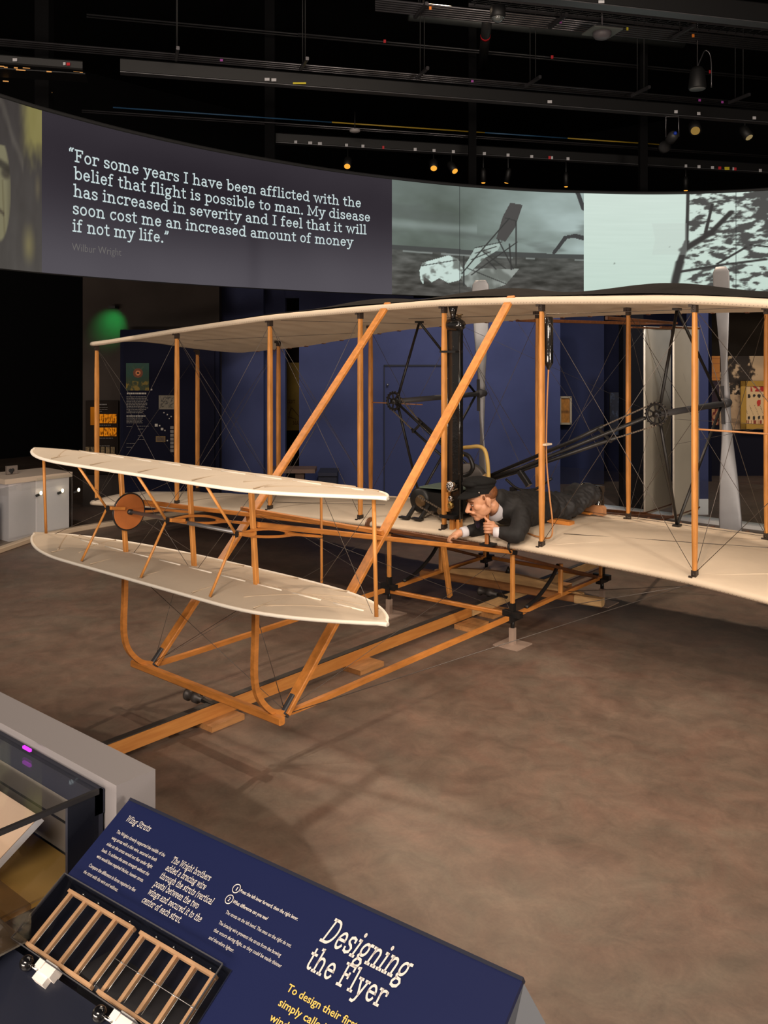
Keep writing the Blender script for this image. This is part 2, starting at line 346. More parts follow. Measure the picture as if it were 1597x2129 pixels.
# ================================================================ setting
def floor_mat():
    m = bpy.data.materials.new('polished_concrete'); m.use_nodes = True; nt = m.node_tree; b = nt.nodes['Principled BSDF']
    tc = nt.nodes.new('ShaderNodeTexCoord')
    def nz(scale, det, dist=0., rough=.6):
        n = nt.nodes.new('ShaderNodeTexNoise'); n.inputs['Scale'].default_value = scale; n.inputs['Detail'].default_value = det
        n.inputs['Distortion'].default_value = dist; n.inputs['Roughness'].default_value = rough; nt.links.new(tc.outputs['Object'], n.inputs['Vector']); return n
    n1 = nz(.9, 8, .8); n2 = nz(5.5, 9, .6, .7); n3 = nz(60, 3); n4 = nz(2.3, 7, 1.2, .65)
    def ramp(n, p0, c0, p1, c1):
        r = nt.nodes.new('ShaderNodeValToRGB'); r.color_ramp.elements[0].position = p0; r.color_ramp.elements[1].position = p1
        r.color_ramp.elements[0].color = (*c0, 1); r.color_ramp.elements[1].color = (*c1, 1); nt.links.new(n.outputs[0], r.inputs[0]); return r
    r1 = ramp(n1, .35, (.128, .091, .074), .68, (.192, .141, .116)); r2 = ramp(n2, .3, (.68, .67, .66), .72, (1.20, 1.18, 1.14)); r4 = ramp(n4, .34, (1.06, .95, .90), .66, (.95, 1.03, .99)); r3 = ramp(n3, .3, (.93, .93, .93), .7, (1.06, 1.06, 1.06))
    def mul(a, c):
        x = nt.nodes.new('ShaderNodeMixRGB'); x.blend_type = 'MULTIPLY'; x.inputs[0].default_value = 1; nt.links.new(a.outputs[0], x.inputs[1]); nt.links.new(c.outputs[0], x.inputs[2]); return x
    nt.links.new(mul(mul(mul(r1, r2), r3), r4).outputs[0], b.inputs['Base Color']); b.inputs['Roughness'].default_value = .5; b.inputs['Specular IOR Level'].default_value = .35
    return m
struct(MB().bb(-14, 13, -13, 18, -.2, 0), 'floor', floor_mat())
M_VOID = mat('black_paint', (.0035, .0035, .004), .9, spec=.1)
struct(MB().bb(-14, 13, -13, 18, 8.6, 8.8), 'ceiling', M_VOID)
struct(MB().bb(-14.2, -14, -13, 18, 0, 8.8), 'wall_left', M_VOID)
struct(MB().bb(13, 13.2, -2, 18, 0, 8.8), 'wall_right', M_VOID)
struct(MB().bb(-14, 13, 18, 18.2, 0, 8.8), 'wall_back', M_VOID)
def wall_box(u0, u1, d, z0, z1, th=.2):
    """a slab standing square to the hall's long diagonal"""
    l0 = (u0-CX)/FPX*d; l1 = (u1-CX)/FPX*d
    c = CAM+FW*(d+th/2)+RT*(l0+l1)/2; c = V(c[0], c[1], (z0+z1)/2)
    return MB().box(c, (l1-l0, th, z1-z0), (RT, FW, UPV))
M_BLUE = mat('blue_wall', (.040, .048, .112), .85, spec=.2, var=.12, vscale=2)
M_BLUE2 = mat('deep_blue_wall', (.017, .021, .054), .85, spec=.2, var=.12, vscale=2)
M_NAVY = mat('navy_wall', (.007, .008, .020), .9, spec=.1, var=.2, vscale=2)
M_BROWNW = mat('brown_grey_wall', (.042, .034, .030), .9, spec=.1, var=.15, vscale=2)
M_DBROWN = mat('dark_brown_wall', (.024, .018, .013), .9, spec=.1, var=.2, vscale=2)
ZW = 3.12
ZH = 4.7
struct(wall_box(455, 548, 13.9, 0, ZH), 'wall_north_left', M_BLUE)
struct(wall_box(545, 593, 14.2, 0, ZH), 'wall_north_recess', M_BLUE)
struct(wall_box(622, 1165, 14.2, 0, ZW), 'wall_north', M_BLUE)
struct(wall_box(592, 860, 14.2, ZW, ZH), 'wall_north_upper', M_BLUE)
struct(wall_box(570, 660, 16.4, 0, ZW), 'wall_behind_opening', M_DBROWN)
struct(wall_box(172, 456, 13.4, 0, ZH), 'wall_west', M_BROWNW)
struct(wall_box(250, 456, 13.0, 0, 2.60, .1), 'wall_west_panel', M_NAVY)
struct(wall_box(1150, 1256, 15.6, 0, ZW+.2), 'wall_north_right', M_BLUE2)
struct(wall_box(1254, 1480, 15.9, 0, ZW+.3), 'wall_north_far', M_NAVY)
struct(wall_box(1440, 1473, 12.75, .22, ZW, .25), 'wall_pillar', M_BLUE)
struct(wall_box(1440, 1473, 12.74, 0, .22, .27), 'trim_1', M_WHITE)
struct(wall_box(1296, 1338, 13.1, 0, ZW, .25), 'wall_dark_pillar', mat('black_panel', (.006, .006, .008), .8, spec=.1))
struct(wall_box(1380, 1800, 16.6, 0, .98), 'wall_east_lower', mat('navy_low_wall', (.011, .011, .019), .9, spec=.1))
struct(wall_box(1380, 1800, 16.62, .98, ZW+.6), 'wall_east', M_DBROWN)
# door in the blue wall
dl = wall_box(800, 926, 14.19, .02, 2.05, .05); dd = struct(dl, 'door_1', mat('blue_door', (.034, .041, .098), .85, spec=.2))
fr = MB()
for u0, u1, z0, z1 in ((798, 800, 0, 2.07), (926, 928, 0, 2.07), (798, 928, 2.05, 2.075)): 
    w = wall_box(u0, u1, 14.17, z0, z1, .04); fr.add(w.v, w.f)
fr.build('door_shadow_gap', mat('shadow_gap', (.008, .009, .016), .8), dd)
hd = MB(); hp = atD(806, 800, 14.15); hd.ell(hp, (.02, .02, .02)); hd.build('door_handle', M_STEEL, dd)
# low kerb round the aircraft
kp = [(-5.50, -1.15), (-5.92, -.36), (-5.99, .25), (-5.97, 1.2), (-5.88, 2.19), (-5.85, 3.4)]
M_KERB = mat('cream_kerb', (.60, .46, .32), .6)
k = MB()
for a, b in zip(kp[:-1], kp[1:]): k.bar((*a, .03), (*b, .03), .09, .06)
struct(k, 'trim_2', M_KERB)
struct(MB().bb(-2.7, 3.6, 5.90, 6.12, 0, .05), 'trim_3', mat('white_kerb', (.70, .70, .70), .6))
# glass rail on the far kerb
M_GLASS = glass_mat('clear_glass')
gr = thing('glass_barrier', (.4, 6.0, .05), 'low clear glass barrier standing on the white kerb behind the tail of the airplane', 'glass barrier')
for x0, x1 in ((-2.6, -2.0), (-1.99, .05), (.06, 2.2)): MB().bb(x0, x1, 6.0, 6.012, .05, .56).build('glass_pane', M_GLASS, gr)
gl = thing('glass_barrier', (-5.9, 0, .06), 'low glass barrier on the cream kerb, beside the white display cabinet', 'glass barrier')
MB().bar((-5.62, -1.0, .39), (-5.93, -.38, .39), .012, .66).build('glass_pane', M_GLASS, gl)
MB().bb(-5.97, -5.958, -.34, .13, .06, .74).build('glass_pane', M_GLASS, gl)

# ================================================================ curved projection screen
SP = curve([(-4.35, -2.2), (-4.45, -1.58), (-4.60, -1.0), (-4.77, .18), (-4.80, 1.49), (-4.68, 2.67), (-4.54, 3.5), (-4.285, 4.45), (-3.85, 5.6), (-3.25, 6.69), (-2.66, 7.43), (-1.9, 8.22), (-1.1, 8.78), (-.26, 9.12), (.7, 9.25)], 10)
SP = np.array(SP); SA = np.concatenate([[0], np.cumsum(np.linalg.norm(np.diff(SP, axis=0), axis=1))]); ZB, ZT = 3.147, 4.88
def scr(s, z, off=0.):
    x = np.interp(s, SA, SP[:, 0]); y = np.interp(s, SA, SP[:, 1])
    if off:
        e = .05; t = nrm(V(np.interp(s+e, SA, SP[:, 0])-np.interp(s-e, SA, SP[:, 0]), np.interp(s+e, SA, SP[:, 1])-np.interp(s-e, SA, SP[:, 1])))
        x += t[1]*off; y += -t[0]*off
    return V(x, y, z)
def scr_uv(u, v):
    """where a sight line meets the screen -> (arc length, height)"""
    r = ray(u, v); best = None
    for i in range(len(SP)-1):
        a = SP[i]-CAM[:2]; e = SP[i+1]-SP[i]
        det = r[0]*(-e[1])+e[0]*r[1]
        if abs(det) < 1e-9: continue
        t = (a[0]*(-e[1])+e[0]*a[1])/det; q = (r[0]*a[1]-r[1]*a[0])/det
        if -.02 <= q <= 1.02 and t > 0: best = (SA[i]+q*(SA[i+1]-SA[i]), CAM[2]+r[2]*t)
    return best
S0, S1, S2, S3 = 0., scr_uv(87, 224)[0], scr_uv(815, 373)[0], scr_uv(1214, 402)[0]; S4 = SA[-1]
screen = thing('projection_screen', (-4.3, 3.5, ZB), 'long curved projection screen hanging over the gallery with a quotation and photographs', 'screen')
bk = MB(); bk.grid(lambda a, b: scr(a*S4, ZB-.01+(ZT-ZB+.02)*b, -.03), 120, 3); bk.build('screen_back', M_MATB, screen)
tp = MB(); tp.tube([scr(a*S4/60, ZT+.03, -.05) for a in range(61)], .03, 6); tp.build('top_rail', M_MATB, screen)
M_PIC = attr_mat('projected_picture', True)
def c_quote(a, b):
    s = S1+a*(S2-S1); g = .5+.5*fbm(s*.7, b*1.2, 3, 3.)
    base = mix((84, 80, 86), (50, 45, 51), sst(.0, .75, b)); d = 9*math.exp(-((a-.42)/.3)**2-((b-.6)/.4)**2)
    d2 = 5*math.exp(-((a-.57)/.02)**2)*(b < .5)
    return tuple(c-d-d2+(g-.5)*6+4*sst(.8, 1, b) for c in base)
picture('quote_panel', lambda a, b: scr(S1+a*(S2-S1), ZB+b*(ZT-ZB)), 150, 40, c_quote, M_PIC, screen)
def c_portrait(a, b):   # dim portrait photograph: half of a man's face at the left under a cap
    n = fbm(a*5, b*5, 3, 9.)
    base = mix((78, 74, 70), (62, 57, 55), b)
    glow = sst(.42, .72, a+.06*n)*sst(.62, .8, b+.08*n)
    base = mix(base, (136, 128, 78), .9*glow)
    base = mix(base, (132, 122, 82), .7*sst(.2, 0, math.hypot((a-.68)/1.0, (b-.16)/.9)+.03*n))
    base = mix(base, (112, 102, 78), .5*sst(.12, 0, math.hypot((a-.9)/.8, (b-.52)/1.0)))
    base = mix(base, (98, 92, 84), .5*sst(.07, .0, abs(b-(.98-.62*a)+.03*n))*(a < .55))
    fx = a; fy = b
    f = sst(1.02, .92, math.hypot((fx+.02)/.27, (fy-.46)/.31))*(b < .72)
    if f > 0:
        sk = mix((122, 117, 92), (100, 95, 76), sst(.1, .26, a)+.2*n)
        sk = mix(sk, (60, 54, 48), .8*sst(.1, .03, math.hypot((a-.13)/1.6, (b-.565)/.5)))   # eye and brow
        sk = mix(sk, (56, 52, 46), .85*sst(.04, .01, abs(b-(.605-.12*(a-.1)))))
        sk = mix(sk, (96, 88, 66), .6*sst(.03, .0, abs(a-(.05+.15*(.55-b))))*(b < .52))       # cheek line
        sk = mix(sk, (66, 58, 50), .8*sst(.022, .0, abs(b-(.335-.2*(a-.02))))*(a < .1))       # mouth
        base = mix(base, sk, f)
    return tuple(c+4*n for c in base)
picture('portrait_photograph', lambda a, b: scr(S0+a*(S1-S0), ZB+b*(ZT-ZB)), 90, 90, lambda a, b: c_portrait((a*(S1-S0)-(scr_uv(0, 300)[0]-S0))/(S1-scr_uv(0, 300)[0]), b), M_PIC, screen)
WING1 = [(.145, .22), (.16, .29), (.30, .37), (.35, .34), (.375, .25), (.36, .15), (.30, .12), (.25, .16), (.21, .12), (.17, .17), (.165, .10), (.15, .14)]
WING2 = [(.38, .27), (.44, .45), (.58, .515), (.56, .44), (.49, .36), (.40, .20), (.36, .18)]
WING3 = [(.55, .54), (.60, .52), (.65, .66), (.69, .87), (.625, .885), (.585, .75)]
WING4 = [(.36, .17), (.44, .26), (.67, .27), (.60, .12), (.52, .07), (.40, .09)]
def c_beach(a, b):
    n = fbm(a*4, b*4, 4, 2.)
    if b > .435-.015*a:
        c = mix((104, 114, 107), (160, 176, 172), sst(.3, .95, a)*(1-.35*sst(.1, .0, abs(b-.56))+.2*fbm(a*3, b*7, 3, 15.))+.3*n)
        c = mix(c, (92, 98, 94), .55*sst(.3, .75, fbm(a*2.2, b*6, 4, 6.)+.35*sst(.2, .05, abs(b-.67))))
        c = mix(c, (148, 160, 156), .5*sst(.06, 0, abs(b-.62))*(a < .45))
        c = mix(c, (96, 104, 100), sst(.7, 1., b)*.35*(1-a))
    elif b > .395-.02*a: c = (74, 76, 74)
    else:
        c = mix((86, 87, 83), (74, 72, 68), sst(.4, .0, b)); c = tuple(q+22*fbm(a*14, b*30, 3, 5.)+8*n for q in c)
        c = mix(c, (150, 158, 154), .8*sst(.012, .0, abs(b-(.385-.02*a)))*(fbm(a*9, 1, 2, 8.) > .05))
    wh = (198, 216, 208)
    if in_poly(a, b, WING1): c = mix(wh, (120, 126, 120), sst(.1, .5, fbm(a*16, b*14, 3, 4.)))
    if in_poly(a, b, WING4): c = mix((110, 114, 108), (150, 156, 150), sst(-.2, .5, fbm(a*18, b*9, 2, 1.)))
    if in_poly(a, b, WING2): c = mix((166, 182, 174), (110, 116, 110), sst(.2, .6, fbm(a*20, b*20, 2, 7.)))
    if in_poly(a, b, WING3): c = (78, 76, 74)
    for q in ((.37, .21, .62, .74), (.42, .20, .66, .52), (.56, .54, .64, .27), (.655, .72, .655, .30), (.48, .42, .60, .27), (.50, .35, .55, .26), (.38, .37, .38, .1), (.15, .26, .34, .33), (.44, .45, .58, .515), (.44, .40, .55, .47), (.42, .34, .52, .42), (.40, .26, .60, .13), (.60, .74, .65, .72), (.62, .5, .63, .26)):
        d, t = seg_d(a, b, *q)
        c = mix(c, (60, 60, 58), sst(.0055, .0020, d))
    for q in ((.97, 1., 1.0, .85, .016), (.85, .43, .91, .58, .014), (.91, .58, .955, .595, .018), (.955, .595, 1., .575, .022)):   # bare branches at the right edge
        d, t = seg_d(a, b, *q[:4])
        if d < q[4]*(.8+.3*n): c = (66, 66, 66)
    if abs(a-.358) < .0016: c = (50, 52, 52)
    return c
picture('beach_photograph', lambda a, b: scr(S2+a*(S3-S2), ZB+b*(ZT-ZB)), 400, 150, c_beach, M_PIC, screen)
BR = [(.40, .0, .44, .35, .02), (.44, .35, .47, .55, .016), (.47, .55, .475, 1., .010), (.455, .47, .57, .62, .026), (.57, .62, .66, .82, .018), (.44, .26, .62, .32, .013), (.62, .32, .80, .36, .012), (.60, .33, .72, .48, .008), (.55, .62, .58, .9, .01), (.74, .5, .98, .42, .008)]
def c_tree(a, b):
    aa = a/.93; n = fbm(aa*3, b*3, 3, 12.)
    c = mix((196, 216, 204), (208, 224, 214), b); c = tuple(q+3*fbm(aa*4, b*40, 2, 3.) for q in c)
    wx = aa+.02*fbm(aa*5, b*5, 2, 7.); up = sst(.38, .56, wx)
    fol = 1.5*fbm(wx*17+b*4, b*21-wx*5, 4, 21.)+.10+.55*sst(.55, .9, wx)*sst(.45, .85, b)+.5*sst(.70, .95, wx)*sst(.66, .9, b)-1.6*(1-up)-.9*sst(.30, .05, b)*sst(.62, .95, wx)-.5*sst(.22, .0, abs(b-.30))*sst(.5, .9, wx)*.3-.75*sst(.14, .0, math.hypot(wx-.98, (b-.42)))
    c = mix(c, (70, 68, 66), .93*sst(-.18, .42, fol))
    for q in BR:
        d, t = seg_d(aa, b, *q[:4]); w = q[4]*.78*(1+.3*n)
        c = mix(c, (62, 60, 58), sst(w*1.5, w*.6, d))
    if .30 < aa < .47 and .42 < b < .72 and aa+.1*abs(b-.57) > .33: c = mix(c, (190, 200, 192), .28)
    if abs(aa-.68) < .0016: c = mix(c, (50, 52, 52), .8)
    return c
picture('tree_photograph', lambda a, b: scr(S3+a*(S4-S3), ZB+b*(ZT-ZB)), 400, 140, c_tree, M_PIC, screen)
M_QT = emis('projected_white', lin(198, 214, 214)); M_QD = emis('projected_grey', lin(112, 108, 104))
LINES = [('\u201cFor some years I have been afflicted with the', (140, 335), (751, 432)), ('belief that flight is possible to man. My disease', (152, 372), (770, 465)),
         ('has increased in severity and I feel that it will', (151, 408), (762, 492)), ('soon cost me an increased amount of money', (149, 445), (734, 515)), ('if not my life.\u201d', (149, 481), (352, 506))]
zl0 = [scr_uv(152, y)[1] for y in (335.5, 372, 408.5, 445, 481)]
for (t, p0, p1), zb in zip(LINES, zl0):
    s0 = scr_uv(*p0)[0]; s1 = scr_uv(*p1)[0]; k = (s1-s0)/text_width(t); x0 = 0
    for w in t.split(' '):
        qt = MB(); slab_text(qt, w, lambda x, y: scr(s0+(x0+x)*k, zb+y*.00186, .012), 8.6); qt.build('quotation_word', M_QT, screen); x0 += text_width(w)+27
qa = MB(); sa0 = scr_uv(148, 521)[0]; sa1 = scr_uv(251, 533)[0]; za = scr_uv(148, 521)[1]
sans_fit(qa, 'Wilbur Wright', lambda x, y: scr(sa0+x, za+y, .012), sa1-sa0, .125, -.012); qa.build('attribution_text', M_QD, screen)
# ================================================================ things along the walls
def on_wall(d, off=.0):
    def g(u, v): return atD(u, v, d-off)
    return g
def quad_pic(name, u0, u1, v0, v1, d, nu, nv, fn, parent=None, m=None):
    g = on_wall(d); return picture(name, lambda a, b: g(u0+(u1-u0)*a, v1+(v0-v1)*b), nu, nv, fn, m or attr_mat('printed_picture', False), parent)
def slab(u0, u1, v0, v1, d, th): 
    a = atD(u0, v1, d); b = atD(u1, v0, d); l = np.dot(b-a, RT); z0, z1 = a[2], b[2]
    c = (a+b)/2+FW*th/2; return MB().box(c, (l, th, z1-z0), (RT, FW, UPV))
def blank(name, loc_uvd, label, cat, group=None): return thing(name, atD(*loc_uvd), label, cat, group)
# wall text panel with the eclipse poster
tpn = blank('text_panel', (330, 950, 12.95), 'tall dark exhibit text panel with a green and gold sun poster and lines of text', 'text panel')
slab(258, 446, 700, 985, 12.96, .03).build('board', mat('navy_board', (.006, .0065, .016), .9, spec=.1), tpn)
def c_sun(a, b):
    r = math.hypot((a-.52)*.8, b-.64); n = fbm(a*6, b*6, 3, 5.)
    c = mix((6, 52, 40), (34, 44, 14), sst(.6, .2, b)+.3*n)
    if b < .35: c = mix(c, (140, 110, 24), .7*sst(.0, .35, n+.25*(a-.4)))
    ang = math.atan2(b-.64, a-.52)
    if b > .6: c = mix(c, (70, 74, 40), .6*sst(.8, 1, math.cos(ang*4-math.pi))*sst(.4, .15, r))
    if r < .17: c = mix(c, (110, 46, 14), .9)
    if r < .085: c = (196, 120, 70)
    if r < .045: c = (20, 10, 8)
    return c
quad_pic('sun_poster', 262, 310, 755, 812, 12.94, 50, 60, c_sun, tpn)
M_TXT = mat('printed_white', (.34, .32, .29), .7); M_TXT2 = mat('printed_dim', (.14, .13, .125), .7)
def bars(mb, rows, d, h):   # lines of print too small to read from here: broken strokes of word length
    g = on_wall(d); rnd = random.Random(4)
    for u0, u1, v in rows:
        u = u0
        while u < u1-1:
            w = min(u1-u, rnd.uniform(2.2, 6)); P = [g(u, v+h/2), g(u+w, v+h/2), g(u+w, v-h/2), g(u, v-h/2)]; mb.add(P, [(0, 1, 2, 3)]); u += w+.9
for q_, h_ in (((264, 304, 818), 3.4), ((263, 303, 865), 2.4)): t = MB(); bars(t, [q_], 12.93, h_); t.build('heading_text', M_TXT, tpn)
t = MB(); rl = [304, 306, 308, 303, 307, 306, 302, 308, 304, 300, 296]
bars(t, [(263, r, 825+3.3*i) for i, r in enumerate(rl)], 12.93, 1.5); bars(t, [(263, 297-2*(i % 2), 869+2.6*i) for i in range(5)], 12.93, 1.1)
bars(t, [(263, 274, 887), (263, 280, 922), (263, 275, 930), (286, 310, 886), (287, 298, 892), (287, 296, 906), (287, 300, 914)], 12.93, 1.1); t.build('body_text', M_TXT2, tpn)
def c_card(a, b): n = fbm(a*8, b*8, 3, 3.); return mix((96, 90, 78), (40, 38, 34), sst(.0, .4, n)*(0.1 < a < .9)*(0.1 < b < .9))
quad_pic('group_photograph', 330, 364, 822, 851, 12.93, 40, 30, c_card, tpn)
quad_pic('gold_card', 324, 344, 907, 919, 12.93, 16, 10, lambda a, b: (100-30*(abs(b-.5) < .3 and .1 < a < .9), 78-24*(abs(b-.5) < .3 and .1 < a < .9), 40), tpn)
dots = MB()
for u, v, r in ((315, 810, 1.6), (325, 884, 3), (332, 885, 1.4), (337, 892, 2.6), (343, 895, 1.3), (348, 916, 1.4), (341, 858, 1.2), (348, 862, 1.3), (356, 866, 1.2), (352, 870, 1)):
    p = atD(u, v, 12.93); dots = MB(); dots.box(p, (r*.0137, .004, r*.0137), (RT, FW, UPV)); dots.build('badge', M_TXT, tpn)
st = MB(); 
for i in range(7): st.v += []; w = slab(354, 361, 886+8*i, 892+8*i, 12.94, .01); st.add(w.v, w.f)
st.build('photo_strip', M_TXT2, tpn)
# orange card panel at the far left
cp = blank('card_panel', (210, 960, 13.3), 'brown exhibit panel with two rows of lit orange cards, left behind the wing tip', 'exhibit panel')
slab(178, 246, 833, 985, 13.32, .03).build('board', mat('brown_board', (.015, .011, .009), .9, spec=.1), cp)
M_AMB = attr_mat('backlit_card', True)
for j, (v0, v1) in enumerate(((861, 880), (889, 907))):
    for i in range(4):
        u = 207+9*i
        quad_pic('card', u, u+8.2, v0, v1, 13.29, 12, 16, lambda a, b, s=i*3+j*7: mix((196, 112, 18), (84, 42, 8), .8*sst(.05, .4, fbm(a*3, b*4, 3, s+1.)+.3*(abs(a-.5) < .2)*(.15 < b < .85))), cp, M_AMB)
quad_pic('card', 188, 196, 846, 884, 13.29, 10, 20, lambda a, b: (120+20*b, 66+12*b, 14), cp, M_AMB)
for i in range(6): quad_pic('paper_card', 178+10.5*i, 186+10.5*i, 929, 944, 13.29, 8, 12, lambda a, b, s=i: mix((116, 96, 62), (50, 42, 28), sst(0, .4, fbm(a*5, b*6, 2, s+.5))), cp)
t = MB(); bars(t, [(207, 223, 841)], 13.28, 2.4); bars(t, [(207, 224, 847), (207, 224, 851), (207, 214, 855), (207, 232, 884), (207, 236, 911), (207, 229, 927)], 13.28, 1.0); t.build('caption_text', M_TXT2, cp)
# framed and hung pictures
def framed(name, u0, u1, v0, v1, d, fw_, fm, fn, label, cat='picture', nu=30, nv=40):
    o = blank(name, ((u0+u1)/2, v1, d), label, cat); fr = MB()
    for a in ((u0, u1, v0, v0+fw_), (u0, u1, v1-fw_, v1), (u0, u0+fw_, v0, v1), (u1-fw_, u1, v0, v1)):
        w = slab(*a, d-.04, .04); fr.add(w.v, w.f)
    fr.build('frame', fm, o); quad_pic('print', u0+fw_, u1-fw_, v0+fw_, v1-fw_, d-.01, nu, nv, fn, o); return o
framed('framed_picture', 1163, 1189, 824, 883, 15.5, 4, mat('pale_wood_frame', (.50, .40, .26), .5), lambda a, b: mix((186, 122, 46), (120, 76, 26), sst(.1, .0, abs(b-.45))+.4*fbm(a*4, b*8, 2, 1.)), 'small framed sepia picture on the deep blue wall behind the rudder')
o = blank('gallery_print', (1282, 905, 15.86), 'dim blue-grey hanging print in the dark recess left of the rudder', 'print')
slab(1268, 1296, 816, 905, 15.87, .03).build('backing_board', M_MATB, o)
quad_pic('print_face', 1269, 1295, 817, 904, 15.86, 24, 60, lambda a, b: mix((18, 24, 40), (50, 62, 84), sst(.1, .5, fbm(a*4, b*9, 4, 2.))), o)
# yellow poster in the wall opening
po = blank('poster', (608, 895, 16.35), 'yellow printed poster lettered CENT and MA seen through the gap in the blue wall', 'poster')
slab(590, 634, 754, 895, 16.37, .02).build('paper', mat('yellow_paper', (.55, .36, .07), .7, var=.15, vscale=3), po)
pm = MB(); g = on_wall(16.34)
for t_, u, v, k_ in (('CENT', 597, 838, .36), ('MA', 609, 883, .42)):
    slab_text(pm, t_, lambda x, y, u=u, v=v, k_=k_: g(u+x*k_*.18, v-y*k_*.25), 12)
for q in ((599, 862, 607, 848), (607, 848, 622, 866), (598, 866, 616, 872), (605, 845, 600, 872)): pm.bar(g(*q[:2]), g(*q[2:]), .03, .006)
pm.build('print_ink', mat('brown_ink', (.20, .10, .02), .8), po)
# mural and framed cycling poster on the far right
mu = blank('mural', (1540, 893, 16.6), 'large sepia photograph mural of an avenue full of people at the right edge', 'mural')
def c_mural(a, b):
    n = fbm(a*6, b*6, 4, 3.)
    c = mix((176, 146, 112), (206, 178, 142), b+.25*n)
    gap = math.exp(-((a-.50)/(.05+.10*max(0, b-.62)))**2)
    tr = .42+fbm(a*11, b*9, 4, 11.)*.8-1.3*gap*(b > .6)-.5*sst(.93, 1.0, b)*(fbm(a*9, 2, 3, 4.)+.3)
    if b > .58: c = mix(c, (46, 36, 28), sst(.0, .3, tr)*sst(.58, .64, b))
    if b > .62 and abs(math.sin(a*38+2*n)) < .2 and a > .55: c = mix(c, (30, 24, 18), .7)
    cr = fbm(a*34, b*16, 2, 5.)
    if .47 < b < .66: c = mix(c, (32, 26, 20), .92*sst(-.05, .22, cr+.28*sst(.08, .0, abs(b-.58))))
    if .5 < b < .64 and fbm(a*30, b*40, 1, 15.) > .42: c = (214, 190, 158)
    if b < .46: c = mix(c, (112, 90, 68), .55*sst(.1, .35, fbm(a*14, b*14, 3, 8.)))
    return c
quad_pic('mural_print', 1496, 1660, 740, 893, 16.58, 190, 170, c_mural, mu)
quad_pic('orange_photograph', 1473, 1497, 740, 791, 16.57, 20, 30, lambda a, b: (206-30*(abs((b*5) % 1-.5) < .08), 132-24*(abs((b*5) % 1-.5) < .08), 58), mu)
quad_pic('purple_text_block', 1473, 1496, 792, 840, 16.57, 4, 4, lambda a, b: (46, 28, 40), mu)
quad_pic('red_print', 1473, 1494, 850, 884, 16.57, 24, 24, lambda a, b: mix((188, 140, 92), (110, 30, 26), sst(.0, .3, fbm(a*5, b*6, 2, 6.)+.15)), mu)
t = MB(); bars(t, [(1473, 1480, 800), (1473, 1485, 804)], 16.55, 2); bars(t, [(1473, 1485, 808), (1473, 1486, 811), (1473, 1481, 817), (1473, 1481, 820)], 16.55, 1); t.build('caption_text', M_TXT, mu)
def c_cyc(a, b):
    c = (222, 190, 142); n = fbm(a*9, b*9, 2, 2.)
    if b > .86 and a > .12 and n > -.25: c = (176, 40, 34)
    for k in range(7):
        for bb, h in ((.74, .06), (.16, .05)):
            if math.hypot((a-.08-.15*k)*1.1, (b-bb)*.9) < .05+.015*n: c = (40, 34, 34)
    if math.hypot((a-.36)*1.2, b-.55) < .08+.05*n: c = (196, 54, 40)
    if math.hypot((a-.64)*1.0, b-.56) < .09+.05*n: c = (226, 170, 36)
    if .25 < b < .5 and abs(math.sin(a*20+b*9)) < .1: c = (90, 70, 60)
    if b < .09 and fbm(a*30, 1, 1, 2.) > -.1: c = (140, 60, 44)
    return c
framed('framed_poster', 1541, 1632, 792, 892, 16.4, 11, mat('gilt_frame', (.55, .32, .06), .35, .3), c_cyc, 'gilt framed cycling poster with small figures hung over the sepia mural', 'poster', 60, 60)
# bench and stool by the blue wall
be = blank('bench', (608, 1000, 13.4), 'brown wooden bench with thick legs in front of the blue wall', 'bench')
bt = slab(558, 655, 976, 984, 13.35, .38); bt.build('seat', mat('bench_wood', (.13, .075, .05), .6, var=.2, vscale=5), be)
for u in (566, 614): 
    w = slab(u, u+18, 984, 1045, 13.45, .2); w.build('leg', MATS['bench_wood'], be)
so = blank('ottoman', (690, 1040, 13.5), 'dark upholstered block seat right of the wooden bench', 'seat')
w = slab(662, 700, 990, 1046, 13.6, .5); w.build('upholstered_block', mat('dark_upholstery', (.010, .011, .022), .8), so)
w = slab(661, 701, 983, 990, 13.58, .54); w.build('seat_pad', mat('dark_seat_pad', (.016, .017, .032), .8), so)
# ---------------------------------------------------------------- white display cabinet at the left
dc = thing('display_cabinet', (-6.25, -.3, 0), 'white display cabinet with three small lamps at the far left behind the glass', 'display cabinet')
MB().bb(-6.65, -6.05, -.66, .14, .0, .70).build('cabinet_body', mat('lit_white_cabinet', (.66, .62, .64), .6), dc)
MB().bb(-6.70, -6.02, -.72, .17, .70, .76).build('cabinet_top', mat('cream_top', (.55, .44, .34), .6), dc)
for u, v in ((75, 1031), (120, 1026), (154, 1024)):
    p = onX(u, v, -6.04); l = MB(); l.bar(p, p+V(.035, .03, .018), .03, .03); lm = l.build('cabinet_lamp', M_MATB, dc)
    MB().ell(p+V(.045, .04, .035), (.016, .016, .024)).build('lamp_glow', emis('warm_bulb', (1, .80, .5), 6.), lm)
gc = thing('glass_case', (-6.3, -1.0, 0), 'dark glass showcase beside the white cabinet at the left edge', 'showcase')
MB().bb(-6.6, -6.1, -1.75, -.78, 0, .45).build('case_base', mat('dark_case_base', (.03, .028, .026), .6), gc)
MB().bb(-6.55, -6.12, -1.72, -.80, .45, .68).build('glass_box', M_GLASS, gc)
ob_ = MB(); ob_.prism([(-6.5, -1.6, .46), (-6.2, -1.6, .46), (-6.2, -1.6, .66)], (0, .4, 0)); ob_.build('exhibit_wedge', M_MATB, gc)
li = MB()
for i in range(5): li.ell(onX(26, 1003+7*i, -6.14), (.008, .008, .012))
li.build('light_dots', emis('warm_dot', (1, .75, .4), 2.), gc)
sp_ = thing('sign_post', (-6.4, -.95, .76), 'small taupe sign with a dark mark at the left edge above the glass showcase', 'sign')
